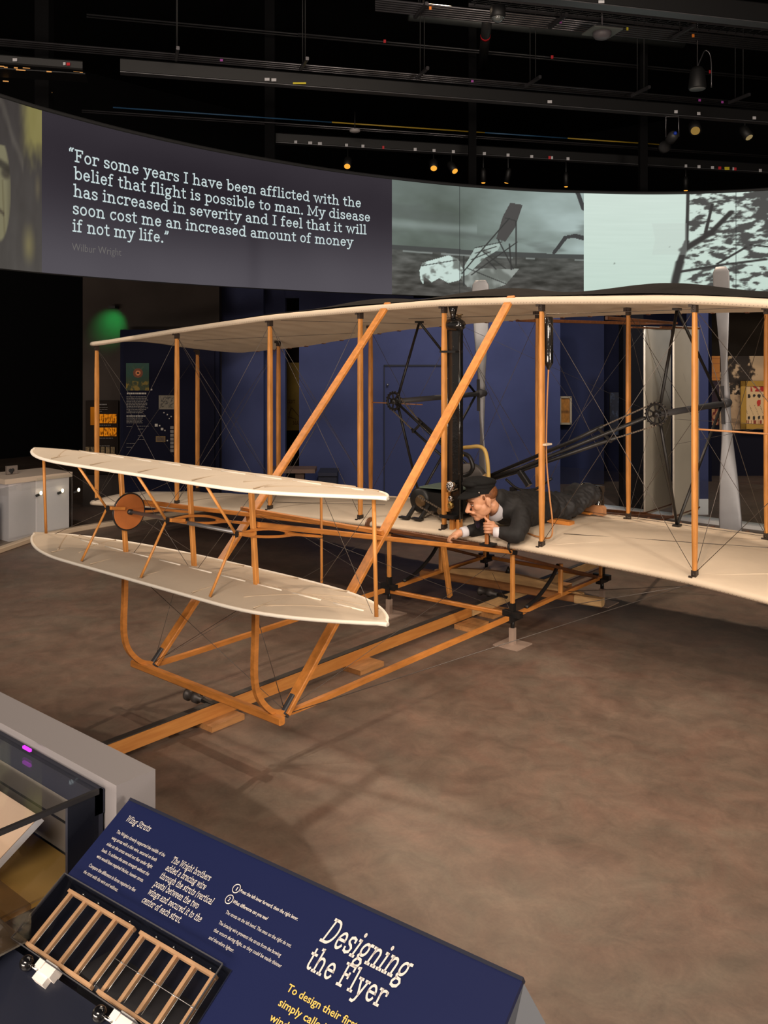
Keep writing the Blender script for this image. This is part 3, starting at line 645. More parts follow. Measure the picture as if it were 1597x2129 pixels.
a = onX(13, 990, -6.4); b = onX(35, 967, -6.4)
MB().bb(-6.42, -6.38, a[1], b[1], .765, b[2]).build('sign_plate', mat('taupe_plate', (.16, .13, .11), .6), sp_)
c = onX(24, 979, -6.375); mk = MB(); mk.ell(c+V(0, -.015, .008), (.006, .022, .022)); mk.ell(c+V(0, .015, .008), (.006, .022, .022)); mk.ell(c+V(0, 0, -.012), (.006, .02, .026)); mk.build('dark_mark', M_MATB, sp_)
# green exit-light spill comes from a small lamp high on the brown wall
gl_ = spot('green_spill', tuple(atD(232, 650, 13.05)), tuple(atD(232, 676, 13.42)), 26, (.03, 1.0, .20), 75, .9, .03)
ex = blank('exit_lamp', (232, 640, 13.2), 'small black exit lamp throwing green light on the brown wall', 'lamp')
w = slab(225, 239, 636, 641, 13.15, .2); w.build('lamp_housing', M_MATB, ex)
# ================================================================ the biplane (span along X, nose towards -Y)
plane = thing('airplane', (0, 0, .2), 'muslin and spruce wooden biplane with forward elevator, black engine and two propellers', 'airplane')
XS = [-5.195, -3.633, -2.145, -.955, -.019, .909, 2.101, 3.62, 5.18]
ZL = [.473, .611, .725, .772, .804, .791, .757, .62, .47]
ZR = [.410, .522, .690, .755, .790, .797, .782, .66, .50]
GAP = 1.88; YR = 1.506; YT = 1.95
fx = np.linspace(-5.3, 5.3, 213)
def smooth_tab(ys):
    a = np.array([np.interp(x, XS, ys) for x in fx]); k = np.hanning(21); k /= k.sum(); p = np.pad(a, 10, mode='reflect', reflect_type='odd'); return np.convolve(p, k, 'valid')
TL, TR = smooth_tab(ZL), smooth_tab(ZR)
def zl(x): return float(np.interp(x, fx, TL))
def zr(x): return float(np.interp(x, fx, TR))
CAMB = .075
def shape(t): t = min(1, max(0, t)); return (t/.35)*(2-t/.35) if t < .35 else 1-((t-.35)/.65)**1.7
def zmid(x, y):
    t = (y+.03)/1.98; l = zl(x); r = zr(x)
    return l+(r-l)*y/YR+CAMB*(shape(t)-shape((YR+.03)/1.98)*t/((YR+.03)/1.98))
def yte(x):
    e = 5.27-abs(x)
    s = YT if e > .55 else YT-.75*(1-e/.55)**2.4
    return s
def wing(name, dz, sag):
    mb = MB(); NC = 26; xs = np.concatenate([np.linspace(-5.25, 5.25, 191)]); R = .026
    rows = []
    for x in xs:
        y1 = yte(x); rib = abs(math.sin(math.pi*x/.3)); pts = []
        y1 -= .012*rib
        for i in range(NC+1):   # top from TE to LE
            t = 1-i/NC; y = -.03+(y1+.03)*t; th = R*(1-t**3)*1.0+.004
            wr = .012*fbm(x*2.4+y*1.3, y*1.5-x*.4, 3, 4.+dz)*math.sin(math.pi*min(1, max(0, t)))
            pts.append((x, y, zmid(x, y)+dz+th-.002+wr-sag*.010*rib*math.sin(math.pi*min(1, t*1.02))))
        z0 = zmid(x, -.03)+dz
        for a in (60, 30, 0, -30, -60): pts.append((x, -.03-.030*math.cos(math.radians(a)), z0+R*math.sin(math.radians(a))))
        for i in range(NC+1):   # underside
            t = i/NC; y = -.03+(y1+.03)*t; th = R*(1-t**1.2)
            pts.append((x, y, zmid(x, y)+dz-th*(.9 if t < .06 else .55)-.003+(.012*rib*math.sin(math.pi*t) if sag else 0)))
        rows.append(pts)
    n = len(rows[0]); vs = [p for r in rows for p in r]
    fs = [(i*n+k, i*n+k+1, (i+1)*n+k+1, (i+1)*n+k) for i in range(len(xs)-1) for k in range(n-1)]
    fs += [tuple(range(n)), tuple(range((len(xs)-1)*n, len(xs)*n))]
    mb.add(vs, fs, True); return mb.build(name, M_FAB, plane)
lower = wing('lower_wing', 0, 0); upper = wing('upper_wing', GAP+.028, 1)
# dark dust cloth lying over the top of the upper wing
dcv = MB()
def cov(a, b):
    x = -2.9+7.9*a; e = .06*math.sin(x*5.3)+.04*math.sin(x*11.1)
    y = .02+(1.5+e)*b; w = sst(0, .25, a)
    return V(x, y, zmid(x, y)+GAP+.028+.034+w*.030*(1+math.sin(x*4.4+.6))*math.sin(math.pi*min(1, b*1.0+.05)))
dcv.grid(cov, 160, 16); dcv.build('dust_cover', M_COVER, upper)
# trailing-edge rib ends
for dz, par in ((GAP+.028, upper), (0, lower)):
    m_ = MB()
    for i in range(-15, 16):
        x = i*.3; m_.box((x, yte(x)+.0, zmid(x, yte(x))+dz), (.022, .05, .018))
    m_.build('rib_tips', M_DWOOD, par)
sm_ = MB()   # stitched seam lines where the cloth is folded round the front spar
for dz, par in ((GAP+.028, upper), (0, lower)):
    sm_ = MB()
    for i in range(-190, 191): x = i*.027; sm_.box((x, -.056, zmid(x, -.03)+dz-.012), (.006, .003, .004))
    sm_.build('stitching', mat('thread', (.25, .20, .15), .9), par)
rg = MB()
for i in range(3, 7):
    pts = []
    for k_ in range(12):
        t = k_/11; x = XS[i]+.04+t*(1.05 if i != 4 else .5); y = .04+.95*t**1.1; pts.append((x, y, zmid(x, y)+.021*(1-((y+.03)/1.98)**3)+.004))
    rg.tube(pts, list(np.linspace(.004, .003, 12)), 6) if i in (3, 5, 6) else None
rg.build('cloth_ridges', M_FAB, lower)
def strut(x, y, z0, z1, name='strut', w=.036, d=.058, taper=True):
    mb = MB(); n = 12; zs = [z0, z0+.05, z0+.35, (z0+z1)/2, z1-.35, z1-.05, z1]; ks = [.72, .80, 1, 1.05, 1, .80, .72]
    vs = []
    for z, k in zip(zs, ks):
        for i in range(n):
            a = 2*math.pi*i/n; ca, sa = math.cos(a), math.sin(a)
            vs.append((x+w/2*k*math.copysign(abs(ca)**.6, ca), y+d/2*k*math.copysign(abs(sa)**.75, sa), z))
    fs = [(i*n+k, i*n+(k+1) % n, (i+1)*n+(k+1) % n, (i+1)*n+k) for i in range(len(zs)-1) for k in range(n)]+[tuple(range(n)), tuple(range((len(zs)-1)*n, len(zs)*n))]
    mb.add(vs, fs, False); s = mb.build(name, M_WOOD, plane)
    for zz, sg in ((z0, 1), (z1, -1)):
        f = MB(); f.box((x, y, zz+sg*.028), (w*.92, d*.86, .056)); f.box((x, y-.012, zz-sg*.002), (.046, .046, .014)); f.box((x-.016, y-.034, zz+sg*.004), (.026, .016, .03)); f.ell((x, y-d*.45, zz+sg*.03), (.008, .006, .008)); f.build('strut_fitting', mat('fitting_brown_black', (.045, .032, .025), .5, .3), s)
    return s
for i, x in enumerate(XS):
    strut(x, 0, ZL[i]+.012, zmid(x, 0)+GAP)
    strut(x, YR, zmid(x, YR)+.012, zmid(x, YR)+GAP+.01)
def top(i, y): return V(XS[i], y, zmid(XS[i], y)+GAP-.03)
def bot(i, y): return V(XS[i], y, zmid(XS[i], y)+.045)
def wire(p, q, r=.0023, m=None, name='bracing_wire', parent=None): 
    return MB().tube([p, q], r, 5).build(name, m or M_WIRE, parent or plane)
for i in range(8):
    if i in (4, 3): wire(top(i, YR), bot(i+1, YR)); wire(bot(i, YR), top(i+1, YR)); continue
    for y in (0, YR): wire(top(i, y), bot(i+1, y)); wire(bot(i, y), top(i+1, y))
for i in range(9):
    if i in (0, 1, 2, 6, 7, 8): wire(top(i, 0), bot(i, YR)); wire(bot(i, 0), top(i, YR))
wire((-.019, YR, 1.2), top(4, 0))
# wing warping control cables, rods between rear struts
MB().tube([(XS[2], YR, 1.735), (XS[3]-.5, YR+.05, 1.735)], .006, 6).build('spacer_rod', M_TAN, plane)
MB().tube([(XS[6], YR, 1.77), (XS[7], YR, 1.62)], .008, 6).build('spacer_rod', M_TAN, plane)
MB().tube([(XS[6], 0.02, 1.785), (XS[6]+.55, .35, 1.75)], .007, 6).build('spacer_rod', M_TAN, plane)
for q in (((-.6, .25, 2.60), (2.9, .3, 2.62)), ((-2.1, .1, 2.61), (-.9, .9, 2.57)), ((-3.6, .2, 2.42), (-2.1, 1.2, 2.5))): wire(*[V(*p) for p in q], name='warping_cable')
for q in (((.93, .30, .872), (2.9, 1.1, .86)), ((-1.0, .4, .87), (-2.3, .2, .78)), ((.6, 1.25, .88), (2.8, 1.75, .76))): wire(*[V(*p) for p in q], name='warping_cable')
for p, q in (((-.634, -2.45, .21), (-2.145, -.02, .73)), ((.634, -2.45, .21), (2.101, -.02, .74)), ((.634, .0, .24), (2.101, -.03, .73)), ((.634, .9, .24), (2.101, -.03, .725)), ((-.634, .0, .24), (-2.145, -.03, .70))): wire(V(*p), V(*q), .0026, name='landing_wire')
# two small weights on the wings at the far right (black plates for the warping pulleys)
for x, y, z in ((2.78, .42, zmid(2.78, .42)+GAP-.05), (2.86, 1.55, zmid(2.86, 1.55)+.075)):
    pb = MB(); pb.box((x, y, z), (.05, .03, .15), (nrm(V(1, 0, .18)), V(0, 1, 0), nrm(V(-.18, 0, 1)))); pb.tube([(x, y, z), (x-.3, y+.02, z+.005)], .006, 6); pb.tube([(x, y, z), (x+.35, y-.05, z+.02)], .006, 6); pb.build('pulley_bracket', M_IRON, plane)
# centre section spar, shown bare under the cloth
MB().bar((-.70, -.055, .762), (.62, -.055, .762), .045, .036).build('front_spar', M_DWOOD, plane)
ib = MB(); ib.tube([(.66+.0*i, -.03-.052*math.cos(a), .79+.05*math.sin(a)) for i, a in enumerate(np.linspace(-1.2, 1.9, 9))], .010, 6); ib.build('spar_strap', M_IRON, plane)
# ---------------------------------------------------------------- skids, outriggers, elevator
SK = .634
for sx in (-1, 1):
    x = SK*sx
    zz = lambda y: .212+.008*(y+2.5)
    pts = curve([(x, -2.665, .95), (x, -2.668, .75), (x, -2.672, .46), (x, -2.60, .31), (x, -2.46, .225), (x, -2.2, .21), (x, -1.2, .217), (x, 0, .225), (x, .8, .24), (x, 1.58, .245)], 6)
    mb = MB(); n = 0; vs = []
    for i, p in enumerate(pts):
        d = nrm(np.array(pts[min(i+1, len(pts)-1)])-np.array(pts[max(i-1, 0)])); u_ = np.cross(V(1, 0, 0), d); k = .0155
        for a, b in ((-k, -k), (k, -k), (k, k), (-k, k)): vs.append(p+V(1, 0, 0)*a+u_*b)
    fs = [(i*4+k, i*4+(k+1) % 4, (i+1)*4+(k+1) % 4, (i+1)*4+k) for i in range(len(pts)-1) for k in range(4)]+[(0, 1, 2, 3), tuple(range(len(vs)-4, len(vs)))]
    mb.add(vs, fs); mb.build('skid_runner', M_WOODH, plane)
    MB().bar((x, -2.70, 1.565), (x, -2.655, .94), .028, .028, (1, 0, 0)).build('elevator_upright', M_WOOD, plane)
    s_ = MB().bar((x, .005, zmid(x, 0)+GAP+.06), (x, -2.44, .215), .030, .070, (1, 0, 0)).build('outrigger_diagonal', M_WOODH, plane)
    f = MB(); d = nrm(V(0, -2.44, -2.45)); f.bar(V(x, -2.44, .215)-d*.11, V(x, -2.44, .215)+d*.01, .062, .034, (1, 0, 0)); f.build('foot_plate', M_DGREY, s_)
    f = MB(); 
    for q in (-1.53, -1.60): f.ell((x+.018*1, q, 1.10 if q < -1.55 else 1.155), (.008, .012, .012))
    f.build('bolt', M_MATB, s_)
    b_ = MB().bar((x, .0, .735), (x, -2.66, 1.347), .030, .060, (1, 0, 0)).build('outrigger_boom', M_WOODX if 0 else M_WOODH, plane)
    MB().bar((x, -.03, .742), (x, .04, .725), .036, .066, (1, 0, 0)).build('boom_socket', M_IRON, b_)
    MB().bar((x, .02, .225), (x, .02, .77), .034, .030, (1, 0, 0)).build('skid_upright', M_WOOD, plane)
    MB().bar((x, .78, .235), (x, .78, .50), .034, .034, (1, 0, 0)).build('skid_upright', M_WOOD, plane)
    MB().bar((x-.0, .03, .70), (x, 1.42, .265), .026, .040, (1, 0, 0)).build('skid_brace', M_DWOOD, plane)
    MB().bar((x, 1.52, .245), (x, 1.52, .76), .03, .03, (1, 0, 0)).build('skid_upright', M_WOOD, plane)
    MB().tube(curve([(x, .74, .50), (x, .62, .40), (x, .42, .30), (x, .22, .25)], 6), .016, 8).build('black_strap', M_IRON, plane)
    for y in (.02, 1.545):
        f = MB(); f.box((x, y, .215), (.05, .15, .052)); f.box((x, y, .245), (.16, .05, .045)); f.bb(x-.02, x+.02, y-.02, y+.02, .25, .33); f.tube([(x, y, .20), (x, y, .13)], .017, 8); f.build('skid_joint', M_IRON, plane)
MB().bar((-SK, .02, .205), (SK, .02, .235), .034, .034).build('cross_strut', M_WOODX, plane)
MB().bar((-SK, 1.54, .24), (SK, 1.54, .24), .034, .034).build('cross_strut', M_WOODX, plane)
MB().bar((-.085, .17, .225), (-.02, -.02, .74), .05, .030, (1, 0, 0)).build('inner_strut', M_WOOD, plane)
MB().bar((-SK-.1, -1.585, 1.135), (SK+.02, -1.585, 1.135), .026, .03).build('spreader_bar', M_WOODX, plane)
MB().bar((-.74, -2.53, .225), (.72, -2.545, .225), .046, .046).build('nose_crossbar', M_WOODX, plane)
rp_ = MB(); rp_.lathe((.55, -.05, .80), (1, 0, 0), [(.085, -.008), (.085, .008)]); 
rp = MB(); rp.lathe((-.80, -.045, .775), (1, 0, 0), [(.062, -.008), (.066, -.004), (.066, .004), (.062, .008)], 24, False); rp.build('warping_pulley', M_DWOOD, plane)
# elevator planes
def elev(name, zle, ztip, zte):
    mb = MB(); NX, NY = 61, 15; H = 1.66
    def planf(x):
        t = abs(x)/H; le = -3.035+.30*max(0, (t-.42)/.58)**2.4; te = -2.12-.60*t**3.0
        if t > .94: k = ((t-.94)/.06)**2; le = le+(-2.74-le)*k*.75; te = te+(-2.74-te)*k*.75
        return le, te
    for side in (1, -1):
        def fn(a, b, side=side):
            x = -H+2*H*a; le, te = planf(x); y = le+(te-le)*b; t = (y+3.035)/.915
            z = zle+(zte-zle)*t+.045*4*t*(1-t)*(1-.3*t)
            th = .013*min(1, 6*b*(1-b)+.0); return V(x, y, z+side*th)
        mb.grid(fn, NX, NY)
    k = NX*NY
    for seq in ([i*NY for i in range(NX)], [i*NY+NY-1 for i in range(NX)]): mb.f += [(seq[i], seq[i+1], k+seq[i+1], k+seq[i]) for i in range(NX-1)]; mb.sm += [True]*(NX-1)
    for e in (0, NX-1): mb.f += [(e*NY+j, e*NY+j+1, k+e*NY+j+1, k+e*NY+j) for j in range(NY-1)]; mb.sm += [True]*(NY-1)
    o = mb.build(name, M_ELEV, plane)
    rim = MB(); lp = []
    P = [(-H+2*H*i/80) for i in range(81)]
    zf = lambda y: zle+(zte-zle)*((y+3.035)/.915)+.045*4*((y+3.035)/.915)*(1-(y+3.035)/.915)*(1-.3*(y+3.035)/.915)
    lp = [V(x, planf(x)[0], zf(planf(x)[0])) for x in P]+[V(x, planf(x)[1], zf(planf(x)[1])) for x in P[::-1]]
    rim.tube(lp, .010, 8, closed=True); rim.build('rim', mat('muslin_edge', (.86, .80, .70), .9), o)
    rb = MB()
    def seam(p, q, r=.0045):
        pts = []
        for i in range(13):
            t = i/12; x = p[0]+(q[0]-p[0])*t; y = p[1]+(q[1]-p[1])*t; pts.append((x, y, zf(y)+.0095))
        rb.tube(pts, r, 6)
    for x in (-.98, -.5, 0, .5, .98): seam((x, planf(x)[0]+.03), (x+.0, -2.62), .004)
    seam((-1.35, -2.62), (1.35, -2.62), .006)
    for x in (-.72, -.25, .25, .72): seam((x, -2.62), (x+.22, planf(x)[1]-.05), .005)
    for sx in (1, -1): seam((sx*.8, -2.90), (sx*1.15, -2.40), .007); seam((sx*.98, -2.62), (sx*1.42, -2.52), .006); seam((sx*1.0, -2.93), (sx*1.42, -2.62), .007)
    rb.build('rib_seams', mat('shaded_seam_muslin', (.50, .40, .29), .9), o)  # seam tone darkened to stand in for shading along the ribs
    sl = MB()
    for i in range(9):
        x = -1.2+.3*i; sl.tube([(x+.03, -2.66, zf(-2.66)+.013), (x+.24, -2.66, zf(-2.66)+.012)], .0065, 6)
    sl.build('spar_pockets', mat('muslin_edge', (.86, .80, .70), .9), o)
    return o, zf
eu, zeu = elev('upper_elevator', 1.612, 1.6, 1.505); el, zel = elev('lower_elevator', 1.0, .99, .90)
for x in (-.605, .02, .645):
    for nm, p, q, w in (('elevator_strut', (x, -3.02, zeu(-3.02)-.01), (x, -2.82, 1.318), .020), ('elevator_strut', (x, -2.82, 1.318), (x, -3.0, zel(-3.0)+.01), .018), ('elevator_strut', (x, -2.15, zeu(-2.15)-.01), (x, -2.145, zel(-2.15)+.01), .019)):
        MB().tube([p, q], [w*.42, w*.42], 8).build(nm, M_WOOD, plane)
    lv = MB()
    for dz, s1 in ((.020, 1), (-.020, -1)): lv.tube(curve([(x, -2.80, 1.315), (x, -2.66, 1.300+dz), (x, -2.50, 1.275+dz), (x, -2.36, 1.245+dz*.1), (x, -2.15, 1.20)], 4), .009, 6)
    lv.bar((x, -2.80, 1.317), (x, -2.70, 1.302), .02, .05, (1, 0, 0)); lv.bar((x, -2.44, 1.262), (x, -2.15, 1.2), .016, .026, (1, 0, 0)); lv.build('elevator_lever', M_WOODH, plane)
    f = MB(); f.box((x, -2.82, 1.318), (.018, .022, .032)); f.box((x, -2.147, 1.2), (.018, .018, .022)); f.build('lever_pivot', M_IRON, plane)
for sx in (-1, 1): MB().tube([(sx*1.56, -2.72, zeu(-2.72)-.012), (sx*1.56, -2.70, zel(-2.7)+.012)], .0105, 8).build('tip_strut', M_WOOD, plane)
MB().bar((0, -2.64, zeu(-2.64)), (0, -2.60, zel(-2.6)), .030, .024, (1, 0, 0)).build('middle_post', M_WOOD, plane)
rod = MB().tube([(-.62, -2.655, 1.275), (.64, -2.675, 1.285)], .0125, 10).build('elevator_shaft', M_STEEL, plane)
pu = MB(); pu.lathe((-.60, -2.66, 1.275), (1, 0, 0), [(.112, -.006), (.118, 0), (.112, .006)], 32, False); puo = pu.build('elevator_pulley', mat('orange_pulley', (.42, .13, .03), .45, var=.15, vscale=8), plane)
pr_ = MB(); pr_.tube([(-.60, -2.66+.118*math.cos(a), 1.275+.118*math.sin(a)) for a in np.linspace(0, 2*math.pi, 40)[:-1]], .006, 6, closed=True); pr_.build('pulley_rope', M_IRON, puo)
MB().lathe((-.60, -2.66, 1.275), (1, 0, 0), [(.018, -.02), (.018, .03)], 12).build('pulley_hub', M_IRON, puo)
for p, q in (((1.56, -2.70, .98), (.645, -2.15, 1.48)), ((1.56, -2.72, 1.57), (.645, -2.15, .93)), ((-1.56, -2.70, .98), (-.605, -2.15, 1.48)), ((-1.56, -2.72, 1.57), (-.605, -2.15, .93)), ((.02, -2.62, .96), (-.634, -2.66, 1.55)), ((.02, -2.62, .96), (.634, -2.66, 1.55)), ((-.634, -2.66, .93), (.0, -2.64, 1.55)), ((.634, -2.44, .23), (.634, -.03, .74)), ((-.634, -2.44, .23), (-.634, -.03, .74)), ((.634, -2.44, .23), (.634, -2.7, .95)), ((-.634, -2.44, .23), (-.634, -2.2, .88)), ((.634, -2.44, .23), (-.634, -2.66, .93)), ((-.634, -2.44, .23), (.634, -2.66, .93)), ((.634, -2.44, .22), (.0, -2.2, .9)), ((.645, -2.15, .9), (1.05, -2.55, .98)), ((.634, .0, .26), (-.634, 1.5, .26)), ((.634, -1.55, 1.1), (-.634, 0, .26)), ((-.634, -1.55, 1.1), (.634, 0, .26))):
    wire(V(*p), V(*q), .0017)
# ---------------------------------------------------------------- propellers, shafts, pylons, chains
def prop(cx, tilt, hand):
    o = MB(); rs = np.linspace(.03, 1.295, 26); M_ = 14; c0 = V(cx, 2.58, 1.82); ax = nrm(V(tilt, 0, 1))
    for sg in (1, -1):
        vs = []
        for r in rs:
            ch = np.interp(r, [0, .12, .35, .7, 1.1, 1.24, 1.295], [.085, .085, .115, .165, .205, .20, .12]); th = np.interp(r, [0, .15, .5, 1.295], [.085, .075, .034, .012])
            pa = math.radians(np.interp(r, [0, .2, .6, 1.295], [62, 58, 36, 20]))*hand*sg
            d1 = V(math.cos(pa), math.sin(pa), 0); d2 = V(-math.sin(pa), math.cos(pa), 0)
            for k in range(M_):
                a = 2*math.pi*k/M_; vs.append(c0+ax*r*sg+d1*ch/2*math.cos(a)+d2*th/2*math.sin(a))
        n = len(rs); fs = [(i*M_+k, i*M_+(k+1) % M_, (i+1)*M_+(k+1) % M_, (i+1)*M_+k) for i in range(n-1) for k in range(M_)]+[tuple(range(M_)), tuple(range((n-1)*M_, n*M_))]
        o.add(vs, fs, True)
    b = o.build('propeller', M_PROP, plane)
    h = MB(); h.lathe((cx, 2.58, 1.82), (0, 1, 0), [(.03, -.08), (.05, -.05), (.055, .0), (.04, .06)], 16); h.build('propeller_hub', M_DGREY, b)
    pl = MB(); pl.box(c0+V(-.012, -.05, -.02), (.035, .012, .36), (V(1, 0, 0), V(0, 1, 0), ax)); pl.build('hub_plate', M_DGREY, b)
prop(1.392, -.038, -1); prop(-1.392, -.012, 1)
for sx in (-1, 1):
    x = 1.392*sx
    MB().tube([(x, .98, 1.795), (x, 2.54, 1.815)], .028, 12).build('propeller_shaft', M_DGREY, plane)
    zt = zmid(x, 1.42)+GAP-.01; zb = zmid(x, 1.42)+.03
    for p, q in (((x, 1.42, zt), (x, 1.06, 1.83)), ((x, 1.42, zt), (x, 2.45, 1.83)), ((x, 1.42, zb), (x, 1.06, 1.77)), ((x, 1.42, zb), (x, 2.45, 1.79))):
        MB().tube([p, q], .0135, 8).build('pylon_tube', M_IRON, plane)
    for zz in (zt, zb): MB().box((x, 1.42, zz), (.05, .09, .02)).build('pylon_foot', M_IRON, plane)
    sp = MB(); R = .082
    for i in range(40):
        a = 2*math.pi*i/40; 
    sp.tube([(x, 1.0, 1.80)+R*V(math.cos(a), 0, math.sin(a)) for a in np.linspace(0, 2*math.pi, 37)[:-1]], .011, 6, closed=True)
    for i in range(18): a = 2*math.pi*i/18; sp.box((x+(R+.012)*math.cos(a), 1.0, 1.8+(R+.012)*math.sin(a)), (.014, .012, .014), (V(math.cos(a), 0, math.sin(a)), V(0, 1, 0), V(-math.sin(a), 0, math.cos(a))))
    for i in range(7): a = 2*math.pi*i/7; sp.bar((x, 1.0, 1.8), V(x, 1.0, 1.8)+R*V(math.cos(a), 0, math.sin(a)), .014, .012, (0, 1, 0))
    sp.lathe((x, 1.0, 1.8), (0, 1, 0), [(.024, -.03), (.03, -.01), (.03, .03)], 14); sp.build('sprocket', M_IRON, plane)
# chains and guide tubes; the starboard chain is crossed
EC = V(-.12, 1.0, 1.04)
def chain(path, name='drive_chain', m=None):
    mb = MB(); P = np.array(path); L_ = np.concatenate([[0], np.cumsum(np.linalg.norm(np.diff(P, axis=0), axis=1))]); n = int(L_[-1]/.022)
    for i in range(n):
        s = L_[-1]*(i+.5)/n; s2 = s+.004; c = V(*[np.interp(s, L_, P[:, k]) for k in range(3)]); c2 = V(*[np.interp(s2, L_, P[:, k]) for k in range(3)])
        d = nrm(c2-c); side = V(0, 1, 0); mb.box(c, (.018, .012 if i % 2 else .008, .012), (d, side, np.cross(d, side)))
    return mb.build(name, m or mat('chain_steel', (.20, .165, .13), .4, .6), plane)
def arcp(c, r, a0, a1, n=14): return [V(c[0]+r*math.cos(math.radians(a0+(a1-a0)*i/n)), 1.0, c[2]+r*math.sin(math.radians(a0+(a1-a0)*i/n))) for i in range(n+1)]
PR, PL = V(1.392, 1.0, 1.80), V(-1.392, 1.0, 1.80)
# port side
u1 = V(.62, 1.0, 1.525); u2 = V(.72, 1.0, 1.42)
chain([u1+V(.28, 0, .142)]+arcp(PR, .088, 118, -62)+[u2+V(.30, 0, .155)])
t1 = [V(-.26, 1.0, 1.135), u1, u1+V(.30, 0, .152)]; t2 = [V(-.24, 1.0, 1.105), V(.05, 1.0, 1.205), u2+V(.32, 0, .165)]
for t_ in (t1, t2): MB().tube(t_, .017, 8).build('chain_guide', M_IRON, plane)
MB().tube([V(-.26, .98, 1.115), V(.1, .98, 1.245), V(1.30, .985, 1.765)], .016, 8).build('chain_guide', M_IRON, plane)
MB().bar(V(.88, .99, 1.655), V(1.00, .99, 1.545), .03, .02).build('guide_clamp', M_IRON, plane)
MB().bar(V(.10, .99, 1.22), V(.20, .99, 1.10), .06, .05).build('guide_clamp', M_IRON, plane)
cb = MB(); cb.tube(curve([(-.02, .95, 1.14), (.12, .93, 1.07), (.28, .95, 1.08), (.44, .97, 1.19)], 6), .012, 8); cb.box((.07, .93, 1.02), (.05, .05, .12)); cb.build('carburettor_pipe', M_IRON, plane)
# starboard side, crossed
chain([V(-1.14, 1.0, 1.515)]+arcp(PL, .088, 232, 28, 18)+[V(-1.05, 1.0, 1.60)])
for p, q in ((V(-1.16, 1.0, 1.53), V(-.3, 1.0, .98)), (V(-1.07, 1.0, 1.62), V(-.3, 1.0, 1.02)), (V(-1.33, .985, 1.78), V(-.28, .985, 1.06)), (V(-1.10, 1.015, 1.64), V(-.3, 1.015, 1.10))): MB().tube([p, q], .013, 8).build('chain_guide', M_IRON, plane)
MB().bar(V(-1.14, .99, 1.50), V(-1.02, .99, 1.61), .028, .02).build('guide_clamp', M_IRON, plane)
# ---------------------------------------------------------------- rudder
for sx, y0, y1 in ((-.18, 4.26, 5.02), (.18, 4.26, 5.02)):
    mb = MB()
    def fr_(a, b, sx=sx): return V(sx+.012*math.sin(6*b)*math.sin(3*a), y0+(y1-y0)*a, .33+2.27*b)
    mb.grid(fr_, 16, 24); mb.grid(lambda a, b: fr_(a, b)+V(.012, 0, 0), 16, 24); r_ = mb.build('rudder_blade', mat('rudder_cloth', (.42, .385, .315), .9, var=.08, vscale=2, bump=.1, bscale=6), plane)
    ed = MB(); ed.tube([(sx, y0, .33), (sx, y0, 2.6)], .012, 8); ed.tube([(sx, y1, .33), (sx, y1, 2.6)], .010, 8); ed.build('rudder_edge', mat('muslin_edge', (.86, .80, .70), .9), r_)
    for z in (.36, 2.58): MB().bar((sx, 3.9, z-.0), (sx, 5.05, z), .02, .028, (1, 0, 0)).build('rudder_rail', M_DWOOD, plane)
for z, zc in ((2.63, zmid(.18, 1.9)+GAP), (.34, zmid(.18, 1.9))):
    for sx in (-1, 1): MB().bar((sx*.5, 1.9, zc), (sx*.17, 4.3, z), .026, .034).build('rudder_boom', M_DWOOD, plane)
    MB().bar((-.22, 4.28, z), (.22, 4.28, z), .024, .024).build('rudder_cross_bar', M_DWOOD, plane)
for p, q in (((1.0, 1.5, 2.6), (.18, 4.27, 1.6)), ((1.0, 1.5, .82), (.18, 4.27, 1.6)), ((-1.0, 1.5, 2.6), (-.18, 4.27, 1.6)), ((.9, YR, 2.6), (.18, 4.3, .36)), ((.9, YR, .82), (.18, 4.3, 2.58)), ((.18, 4.27, 1.5), (2.101, YR, 1.72)), ((.18, 4.27, 1.2), (2.101, YR, 1.70)), ((-.5, 1.92, 2.6), (-.18, 4.3, .36)), ((-.5, 1.92, .8), (-.18, 4.3, 2.58)), ((.18, 5.0, 1.45), (.18, 4.26, 2.4)), ((.18, 5.0, 2.5), (.18, 4.26, .6))): wire(V(*p), V(*q), .0019)
# ---------------------------------------------------------------- engine group
eb = MB(); 
pr0 = [(.0, .0), (.36, .02), (.40, .10), (.37, .19), (.1, .22), (.02, .18)]
crank = MB(); crank.tube([(-.40, y, 1.01) for y in (.14, .16, .66, .70)], [.09, .112, .112, .09], 20); crank.bb(-.42, .02, .16, .68, .93, 1.09); ce = crank.build('engine', M_BLK if 0 else mat('engine_black', (.012, .012, .012), .45, .3, bump=.2, bscale=25), plane)
tp_ = MB(); tp_.prism([(-.40, .15, 1.120), (.02, .15, 1.135), (.02, .62, 1.135), (-.40, .62, 1.120)], (0, 0, .012)); tp_.build('water_jacket_plate', M_GREEN, ce)
for y in (.17, .62):
    for x in (-.44, -.30):
        fxx, fyy = (x-.06, y-.06) if y < .3 else (x-.06, y-.03); l = MB(); l.bar((x, y, .98), (fxx, fyy, zmid(x, y)+.03), .028, .040, (0, 1, 0)); l.box((fxx-.015, fyy-.02, zmid(x, y)+.036), (.10, .05, .016)); l.build('engine_leg', M_IRON, ce)
for i in range(4):
    c = MB(); c.lathe((-.42, .22+.13*i, 1.01), (-1, 0, 0), [(.055, 0), (.055, .06), (.035, .08)], 16); c.build('cylinder_head', M_IRON, ce)
gz = MB(); gz.lathe((-.37, .13, 1.01), (0, -1, 0), [(.055, 0), (.05, .012), (.022, .02)], 18, False); gz.lathe((-.14, .12, .95), (0, -1, 0), [(.03, 0), (.03, .02)], 14, False); gz.build('timing_gear', mat('old_bronze', (.22, .15, .08), .35, .8), ce)
